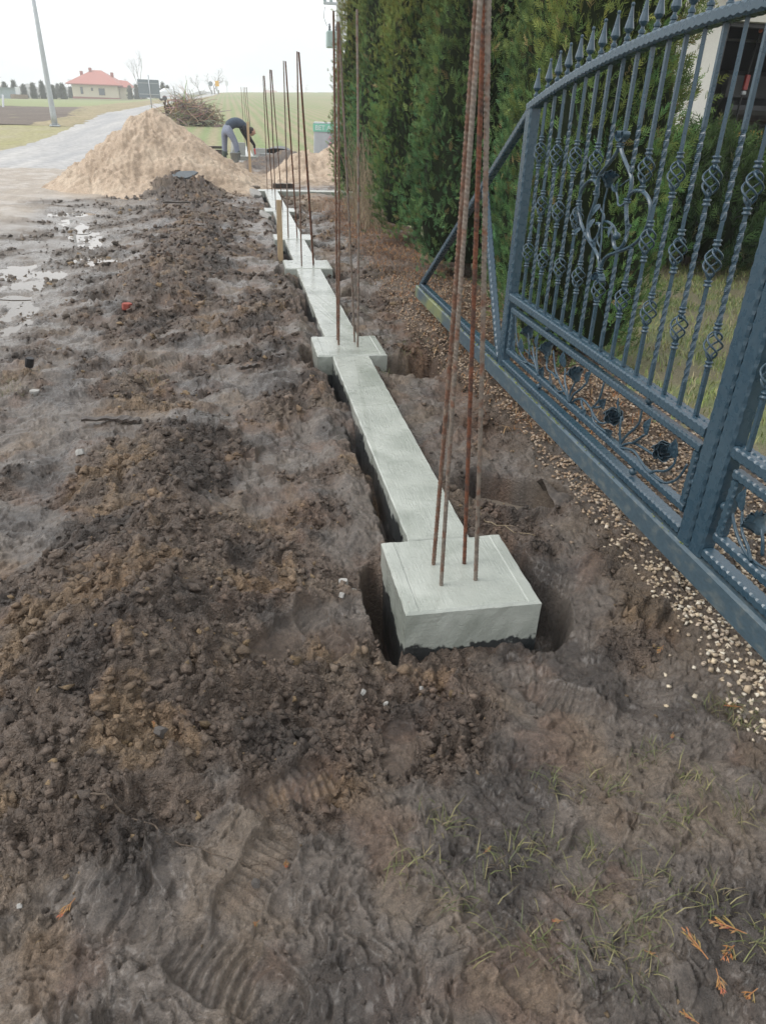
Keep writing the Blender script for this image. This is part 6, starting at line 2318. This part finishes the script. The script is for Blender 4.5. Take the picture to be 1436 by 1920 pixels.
# ================================================================== BRUSH HEAP
def brush():
    rnd = random.Random(77)
    t = thing('brush_heap', 'big tangled heap of cut brown branches beside the road', 'brush heap', (-1.95, 44, float(terrain(-1.95, 44))))
    cols = [(.24, .185, .135), (.33, .26, .19), (.42, .34, .25), (.18, .14, .10)]
    mb = MB()
    for k in range(620):
        u = rnd.gauss(0, .55)
        x0 = max(-1.7, min(1.9, u * 1.2))
        hh = .98 * math.exp(-((x0 + .1) / .95) ** 2) + .24
        z0 = rnd.random() ** .8 * hh
        y0 = rnd.gauss(0, .45)
        L = rnd.uniform(.5, 1.5)
        a = rnd.uniform(0, 6.28)
        el = rnd.gauss(.12, .35) + (.5 if rnd.random() < .1 else 0)
        p, c = [], Vector((x0, y0, z0))
        d = Vector((math.cos(a) * math.cos(el), .5 * math.sin(a) * math.cos(el), math.sin(el)))
        for i in range(6):
            p.append(tuple(c))
            d = (d + Vector((rnd.gauss(0, .22), rnd.gauss(0, .22), rnd.gauss(-.06, .18)))).normalized()
            c = c + d * L / 5
            c.z = max(c.z, -.05)
        r = rnd.choice((.010, .014, .02, .03))
        mb.tube(p, [r * (1 - .13 * i) for i in range(6)], 4, col=tuple(q * rnd.uniform(.7, 1.3) for q in rnd.choice(cols)))
    for k in range(9):
        x = -1.4 + .15 * k + rnd.gauss(0, .1)
        mb.tube([(x, 0, .5), (x - .08, -.1, .85 + .1 * rnd.random()), (x - .1 + rnd.gauss(0, .1), -.1, 1.0 + .25 * rnd.random())], [.06, .05, .035], 6, col=(.09, .065, .05))
    o = mb.build('branches', M['tint'], t, local=True)
    o['kind'] = 'stuff'
    g = crown_mesh('sprays', 1.0, .85, 420, 655, lambda q: np.sqrt(np.clip(1 - np.asarray(q) ** 2, .0, 1)), [(.17, .14, .085), (.22, .19, .11), (.26, .19, .12)], (.16, .3), .3, .3, 70, .3)
    o = link('sprays', g, t, (.45, .1, .0), None, (1.2, .7, .95))
    o['kind'] = 'stuff'


brush()

# ================================================================== FAR ROAD FURNITURE AND HOUSES
M['galv'] = mat('galvanised_steel', (.42, .45, .47), .45, .1, 3, metal=.3)
M['sign_back'] = mat('grey_sign_back', (.20, .235, .255), .55, .08, 3)
lamp = thing('street_lamp', 'tall grey steel lamp post at the far side of the road', 'lamp post', (-8.25, 41.15, float(terrain(-8.25, 41.15))))
mb = MB()
mb.lathe([(.145, .06), (.135, .5), (.115, 1.8), (.105, 3), (.06, 9.2)], seg=12)
mb.build('pole', M['galv'], lamp, smooth=True, local=True)
mb = MB()
mb.box((0, 0, .03), (.44, .44, .06), bev=.01)
bp = mb.build('base_plate', M['galv'], lamp, local=True)
for sx in (-1, 1):
    for sy in (-1, 1):
        mb = MB()
        mb.lathe([(.022, .06), (.022, .10), (.012, .10), (.012, .14)], (sx * .16, sy * .16, 0), 6)
        mb.build('bolt', M['galv'], bp, local=True)
MB().box((0, -.125, 1.15), (.10, .04, .34), bev=.01).build('hatch', M['galv'], lamp, local=True)
mb = MB()
mb.tube([(0, 0, 9.1), (.3, 0, 9.5), (1.3, 0, 9.75)], .045, 8)
am = mb.build('arm', M['galv'], lamp, local=True)
MB().box((1.6, 0, 9.78), (.7, .26, .10), bev=.03).build('lamp_head', M['galv'], am, local=True)

sg = thing('road_sign', 'back of a large grey road sign on a thin pole, behind the sand heap', 'road sign', (-6.35, 71.5, float(terrain(-6.35, 71.5))), R(8))
MB().lathe([(.05, -.2), (.05, 2.55)], seg=10).build('pole', M['galv'], sg, smooth=True, local=True)
MB().box((-.06, .09, 1.55), (1.72, .03, 1.32), bev=.01).build('panel', M['sign_back'], sg, local=True)
for z in (1.15, 1.95):
    MB().box((-.06, .06, z), (1.6, .03, .05)).build('rail', M['galv'], sg, local=True)

# marker post and stone block in the meadow edge
o = MB().box((0, 0, .45), (.16, .10, 1.1), bev=.02).build('marker_post', M['white_p'])
o.location = (-19.5, 77, float(terrain(-19.5, 77)))
o.rotation_euler = (0, .18, 0)
tag(o, 'leaning white marker post at the edge of the meadow', 'post')
o = slab('stone_block', (-21.4, 78, float(terrain(-21.4, 78)) + .35), (3.2, .9, .9), (0, 0, .1), M['block'], 'low grey stone block beside the white marker post', 'block', 31)

M['hwall'] = mat('cream_house_wall', (.62, .57, .44), .85, .04, .8)
M['glass'] = mat('window_glass', (.10, .12, .14), .15, .1, 2)
M['wframe'] = mat('brown_frame', (.20, .14, .10), .6, .1, 4)
M['hroof'] = mat('faded_red_roof', (.40, .155, .13), .7, .1, 1.2, stretch=(1, 1, 6))
M['brick'] = mat('chimney_brick', (.30, .10, .085), .85, .15, 4)
hs = thing('house', 'cream bungalow with a red hipped roof across the meadow', 'house', (-27.6, 192.5, float(terrain(-27.6, 190))), R(-4))
mb = MB()
mb.box((-.3, 0, 1.35), (9.6, 9.0, 3.1))
mb.build('wall', M['hwall'], hs, local=True)
MB().box((-.3, 0, .02), (9.8, 9.2, .5)).build('plinth', M['brick'], hs, local=True)
mb = MB()
e, zt = 2.75, 5.45
mb.add([(-6.1, -5.3, e), (5.4, -5.3, e), (5.4, 5.3, e), (-6.1, 5.3, e), (-1.3, 0, zt), (.6, 0, zt), (-6.1, -5.3, e - .18), (5.4, -5.3, e - .18), (5.4, 5.3, e - .18), (-6.1, 5.3, e - .18)],
       [(0, 1, 5, 4), (1, 2, 5), (2, 3, 4, 5), (3, 0, 4), (6, 7, 1, 0), (7, 8, 2, 1), (8, 9, 3, 2), (9, 6, 0, 3), (9, 8, 7, 6)])
rf = mb.build('roof', M['hroof'], hs, local=True)
for (x, y, z, h) in ((-3.4, -1.2, 4.6, 1.1), (-1.6, -.6, 5.3, 1.1), (2.6, 1.0, 4.7, .9)):
    MB().box((x, y, z), (.55, .55, h)).build('chimney', M['brick'], rf, local=True)
for (x, w, z, h) in ((-3.1, .55, 1.45, 1.35), (-.9, .45, 1.75, .6), (1.1, 1.3, 1.35, 1.35)):
    wf = MB().box((x, -4.53, z), (w, .10, h)).build('window', M['wframe'], hs, local=True)
    MB().box((x, -4.60, z), (w - .14, .04, h - .14)).build('pane', M['glass'], wf, local=True)
for y in (-2.2, 1.5):
    wf = MB().box((4.53, y, 1.4), (.10, 1.1, 1.3)).build('window', M['wframe'], hs, local=True)
    MB().box((4.60, y, 1.4), (.04, .94, 1.14)).build('pane', M['glass'], wf, local=True)
po = MB()
po.box((5.7, -1.5, 1.2), (2.2, 3.0, 2.6))
p_ = po.build('porch', M['hwall'], hs, local=True)
mb = MB()
mb.add([(4.3, -3.6, 2.35), (7.6, -3.6, 2.35), (7.6, .6, 2.35), (4.3, .6, 2.35), (4.6, -1.5, 3.75), (6.2, -1.5, 3.6)], [(3, 2, 1, 0), (0, 1, 5, 4), (1, 2, 5), (2, 3, 4, 5), (3, 0, 4)])
mb.build('porch_roof', M['hroof'], p_, local=True)

M['shed'] = mat('blue_grey_shed', (.30, .36, .40), .7, .1, 1)
sh = thing('shed', 'low blue grey shed at the far left edge', 'shed', (-37.5, 150.5, .55), R(5))
MB().box((0, 0, .75), (4.0, 3, 1.6)).build('wall', M['shed'], sh, local=True)
MB().box((0, -.1, 1.6), (4.2, 3.4, .12)).build('roof', M['sign_back'], sh, local=True)
MB().box((2.25, -.6, .85), (.5, 1.6, 1.9)).build('door', M['white_p'], sh, local=True)
h2 = thing('house', 'far pinkish roofed house behind the blue grey shed', 'house', (-83, 300, float(terrain(-83, 300)) + .3), R(10))
MB().box((0, 0, 1.4), (4.4, 5, 2.8)).build('wall', M['hwall'], h2, local=True)
mb = MB()
mb.add([(-2.5, -3, 2.8), (2.5, -3, 2.8), (2.5, 3, 2.8), (-2.5, 3, 2.8), (-1.6, 0, 4.2), (1.6, 0, 4.2)], [(3, 2, 1, 0), (0, 1, 5, 4), (1, 2, 5), (2, 3, 4, 5), (3, 0, 4)])
mb.build('roof', M['hroof'], h2, local=True)
slab('earth_heap', (-34.8, 149, .75), (3.0, 2, 1.0), (0, 0, .1), mat('bare_earth', (.20, .15, .11), .9, .3, 3), 'low heap of earth in front of the blue grey shed', 'heap', 41)

# little columnar conifers in rows by the house
CON = crown_mesh('crown', 2.6, .62, 420, 660, lambda t: np.clip(1 - np.asarray(t), 0, 1) ** .6 * .95 + .03, [(.035, .058, .032), (.055, .075, .040), (.07, .08, .05)], (.25, .5), .85, 1.1, 60, .10)
row = [(-39.6, 160), (-38.1, 160.6), (-36.7, 161.2), (-35.2, 161.8), (-33.7, 162.4), (-32.0, 163), (-30.4, 163.6), (-28.6, 186), (-27.0, 186.6), (-25.6, 187), (-33.6, 196), (-34.8, 196.5), (-36.2, 196), (-37.5, 197), (-38.6, 196), (-20.3, 182), (-19.0, 182.6), (-17.8, 183), (-14.2, 178), (-13.2, 178.5), (-12.3, 179)]
row = [r for r in row if not (-29.5 < r[0] < -24.5)]
NTH = ['first', 'second', 'third', 'fourth', 'fifth', 'sixth', 'seventh', 'eighth']
CLAB = [NTH[k] + ' small dark conifer from the shed, in the row towards the lamp post' for k in range(7)]
CLAB += [NTH[k] + ' grey green conifer from the house wall, in the clump at its left' for k in range(5)]
CLAB += [NTH[k] + ' small dark conifer to the right of the house, counted from its porch' for k in range(8)]
for k, (x, y) in enumerate(row):
    lab = CLAB[k]
    t = thing('conifer', lab, 'conifer', (x, y, float(terrain(x, y)) - .1), k * 1.3, ['conifer row left of the house', 'conifers against the house', 'conifer row right of the house'][0 if k < 7 else 1 if k < 12 else 2])
    link('crown', CON, t, (0, 0, .05), None, (1.05, 1.05, .95 + .12 * math.sin(k * 2.1)))
    MB().lathe([(.08, -.2), (.06, 1.2)], seg=5).build('trunk', M['bark'], t, local=True)


def bare_tree(seed, H, spread, levels=5, r0=.10):
    rnd = random.Random(seed)
    mb = MB()

    def grow(p, d, L, r, lv):
        c, pts, rad = Vector(p), [tuple(p)], [r]
        for i in range(3):
            d = (d + Vector((rnd.gauss(0, .12), rnd.gauss(0, .12), rnd.gauss(.04, .08)))).normalized()
            c = c + d * L / 3
            pts.append(tuple(c))
            rad.append(r * (1 - .16 * (i + 1)))
        mb.tube(pts, rad, 4 if lv < 3 else 3, caps=False)
        if lv >= levels:
            return
        for k in range(rnd.choice((2, 3, 3))):
            a, e = rnd.uniform(0, 6.28), rnd.uniform(.3, .75) * spread
            o = d.orthogonal().normalized()
            q = Matrix.Rotation(a, 3, d) @ o
            nd = (d * math.cos(e) + q * math.sin(e)).normalized()
            b = Vector(pts[rnd.choice((2, 3, 3))])
            grow(b, nd, L * rnd.uniform(.6, .82), r * .58, lv + 1)
    grow(Vector((0, 0, -.2)), Vector((0, 0, 1)), H * .33, r0, 0)
    return mb.mesh('branches', M['tree_grey'])


M['tree_grey'] = mat('grey_bare_branches', (.17, .15, .135), .9, .2, 2)
BT = [bare_tree(1, 8, .8, 5, .13), bare_tree(2, 6, 1.0, 5, .12), bare_tree(5, 5, 1.2, 5, .10)]
TREES = [(-16.8, 168, 1.15, 0, .75, 'bare young tree rising behind the road sign'), (-24.0, 205, .9, 1, 1.0, 'bare tree at the right end of the red roofed house'), (-9.5, 190, .8, 2, 1, 'low bare tree beyond the white car'), (-6.4, 205, .9, 1, 1, 'bare tree at the roadside on the slope'),
         (-2.9, 200, 1.35, 2, 1.25, 'big dense bare bush on the skyline where the road goes over'), (-2.0, 203, 1.2, 2, 1.2, 'second dense bare bush on the skyline beside the first'), (-3.6, 206, 1.1, 2, 1.2, 'bare bush behind the skyline pair'), (30, 690, 2.0, 1, 1.2, 'bare skyline tree left of the pink roofed house'), (58, 690, 1.7, 1, 1.2, 'far bare tree right of the pink roofed house'), (64, 695, 2.0, 2, 1.4, 'far bare tree at the right of the skyline'),
         (-58, 230, 1.2, 1, 1.2, 'bare tree at the far left, behind the shed'), (-52, 240, 1.0, 2, 1.3, 'grey bare tree between the shed and the lamp post'), (-44, 245, 1.1, 1, 1.2, 'grey bare tree behind the conifer row'), (-12, 215, .75, 2, 1.2, 'small bare bush left of the road crest')]
for k, (x, y, s, q, wide, lab) in enumerate(TREES):
    t = thing('bare_tree', lab, 'tree', (x, y, float(terrain(x, y)) - .2), k * 1.1, 'bare trees on the skyline')
    link('branches', BT[q], t, None, None, (s * wide, s * wide, s))
    MB().tube([(0, 0, -.5), (0, 0, 1.0)], [.16, .12], 6).build('trunk', M['tree_grey'], t, local=True)

# far skyline wood, one hazy mass
mb = MB()
rnd = random.Random(12)
V, F = [], []
for k in range(420):
    x, y = rnd.uniform(-330, -10), rnd.uniform(430, 520)
    h = 5.5 + 3 * math.sin(x * .05) + rnd.uniform(-1.5, 2)
    mb.ball((x, y, float(terrain(x, y)) - 1 + h * .35), h * .55, 6, 4, (1.3, 1, .9 + .3 * rnd.random()))
M['woods'] = mat('grey_woodland', (.16, .155, .145), .9, .3, .4)
tag(mb.build('far_woods', M['woods']), 'hazy grey line of woods on the left horizon', kind='stuff')

# white car, far down the road
M['carp'] = mat('white_car_paint', (.74, .76, .78), .25, .03, 3)
car = thing('car', 'small white car on the far bend of the road', 'car', (-7.25, 113, float(terrain(-7.25, 113)) + .02), R(200))
prof = [(-1.95, .45), (-1.98, .75), (-1.6, .92), (-.95, 1.02), (-.35, 1.42), (.85, 1.45), (1.55, 1.08), (1.95, .98), (2.0, .5)]
mb = MB()
W_ = .84
top = [(x, z) for x, z in prof]
rings = []
for w, sc in ((-W_, 1), (W_, 1)):
    rings.append([(x, w * (.80 if z > 1.1 else 1), z) for x, z in prof] + [(2.0, w, .28), (-1.95, w, .28)])
mb.loft(rings)
bd = mb.build('body', M['carp'], car, local=True)
mb = MB()
for s in (-1, 1):
    mb.add([(-.72, s * .765, 1.08), (1.35, s * .765, 1.10), (.82, s * .70, 1.38), (-.32, s * .70, 1.36)], [(0, 1, 2, 3) if s < 0 else (3, 2, 1, 0)])
mb.add([(-.90, -.66, 1.07), (-.90, .66, 1.07), (-.42, .60, 1.38), (-.42, -.60, 1.38)], [(0, 3, 2, 1)])
mb.build('window', M['glass'], bd, local=True)
for x in (-1.25, 1.25):
    for s in (-1, 1):
        mb = MB()
        mb.tube([(x, s * .70, .31), (x, s * .88, .31)], .31, 12)
        mb.build('wheel', M['black_metal'], car, local=True)
for s in (-1, 1):
    MB().box((-1.93, s * .6, .72), (.08, .3, .14)).build('headlight', M['white_p'], bd, local=True)

# signs on the road crest, house and barn on the skyline
M['yellow'] = mat('yellow_sign', (.75, .42, .04), .5, .05, 3)
for (x, y, m_, nm, lab, r_) in ((-3.05, 165, M['sign_back'], 'traffic_sign', 'round grey traffic sign back by the skyline bush', 'disc'), (-1.85, 168, M['yellow'], 'traffic_sign', 'yellow traffic sign by the skyline bush', 'box'), (.05, 215, M['white_p'], 'traffic_sign', 'small white sign on the road crest right of the bush', 'box')):
    t = thing(nm, lab, 'traffic sign', (x, y, float(terrain(x, y))))
    MB().lathe([(.05, -.3), (.05, 2.4)], seg=6).build('pole', M['galv'], t, local=True)
    mb = MB()
    if r_ == 'disc':
        mb.tube([(0, -.08, 2.1), (0, -.05, 2.1)], .42, 16)
    else:
        mb.box((0, -.07, 2.1), (.75, .03, .95), bev=.01)
    mb.build('panel', m_, t, local=True)
h3 = thing('house', 'pink roofed house just showing over the skyline of the field', 'house', (36, 700, float(terrain(36, 700)) - 1.6), R(3))
MB().box((0, 0, 1.2), (11, 7, 3.0)).build('wall', M['hwall'], h3, local=True)
mb = MB()
mb.add([(-6, -4, 2.7), (6, -4, 2.7), (6, 4, 2.7), (-6, 4, 2.7), (-5, 0, 5.2), (5, 0, 5.2)], [(3, 2, 1, 0), (0, 1, 5, 4), (1, 2, 5), (2, 3, 4, 5), (3, 0, 4)])
mb.build('roof', M['hroof'], h3, local=True)
h4 = thing('barn', 'small dark barn on the skyline at the right of the field', 'barn', (80, 700, float(terrain(80, 700)) - .4), R(3))
MB().box((0, 0, 1.2), (7, 5, 2.4)).build('wall', M['woods'], h4, local=True)
MB().box((0, 0, 2.5), (7.6, 5.6, .3)).build('roof', M['sign_back'], h4, local=True)

# transformer pole behind the hedge
M['conc_pole'] = mat('concrete_pole', (.40, .41, .40), .85, .1, 3)
M['trafo'] = mat('grey_green_trafo', (.28, .36, .35), .5, .08, 4)
up_ = thing('utility_pole', 'power pole with a grey transformer, mostly hidden behind the far hedge tree', 'utility pole', (4.05, 30, -.06))
MB().lathe([(.16, -.5), (.10, 6.2)], seg=10).build('pole', M['conc_pole'], up_, smooth=True, local=True)
mb = MB()
mb.box((0, 0, 4.60), (1.1, .10, .08))
ca_ = mb.build('cross_arm', M['galv'], up_, local=True)
for x in (-.52, -.3, .3, .52):
    mb = MB()
    mb.lathe([(.03, 4.56), (.06, 4.60), (.03, 4.63), (.065, 4.67), (.03, 4.71), (.05, 4.74), (.02, 4.78)], (x, 0, 0), 8)
    mb.build('insulator', M['trafo'], ca_, smooth=True, local=True)
MB().box((-.24, -.05, 3.55), (.46, .40, .50), bev=.03).build('transformer', M['trafo'], up_, local=True)
mb = MB()
for x in (-.36, -.12):
    mb.lathe([(.03, 3.80), (.05, 3.84), (.03, 3.88), (.05, 3.92), (.03, 3.96), (.02, 4.02)], (x, -.05, 0), 8)
mb.build('bushing', M['slate'], up_, smooth=True, local=True)
MB().tube([(-.52, 0, 4.5), (-.56, .0, 4.2), (-.45, 0, 3.95), (-.36, -.05, 4.02)], .010, 5).build('wire', M['black_metal'], up_, local=True)

# ================================================================== AIR
hz = MB()
hz.box((-30, 360, 10), (760, 820, 26))
m_hz = bpy.data.materials.new('haze')
m_hz.use_nodes = True
hn = m_hz.node_tree.nodes
hn.clear()
ho = hn.new('ShaderNodeOutputMaterial')
hv = hn.new('ShaderNodeVolumePrincipled')
hv.inputs['Color'].default_value = (.95, .97, 1.0, 1)
hv.inputs['Density'].default_value = .0016
hv.inputs['Anisotropy'].default_value = .2
m_hz.node_tree.links.new(hv.outputs['Volume'], ho.inputs['Volume'])
tag(hz.build('haze', m_hz), 'thin pale winter haze', kind='stuff')
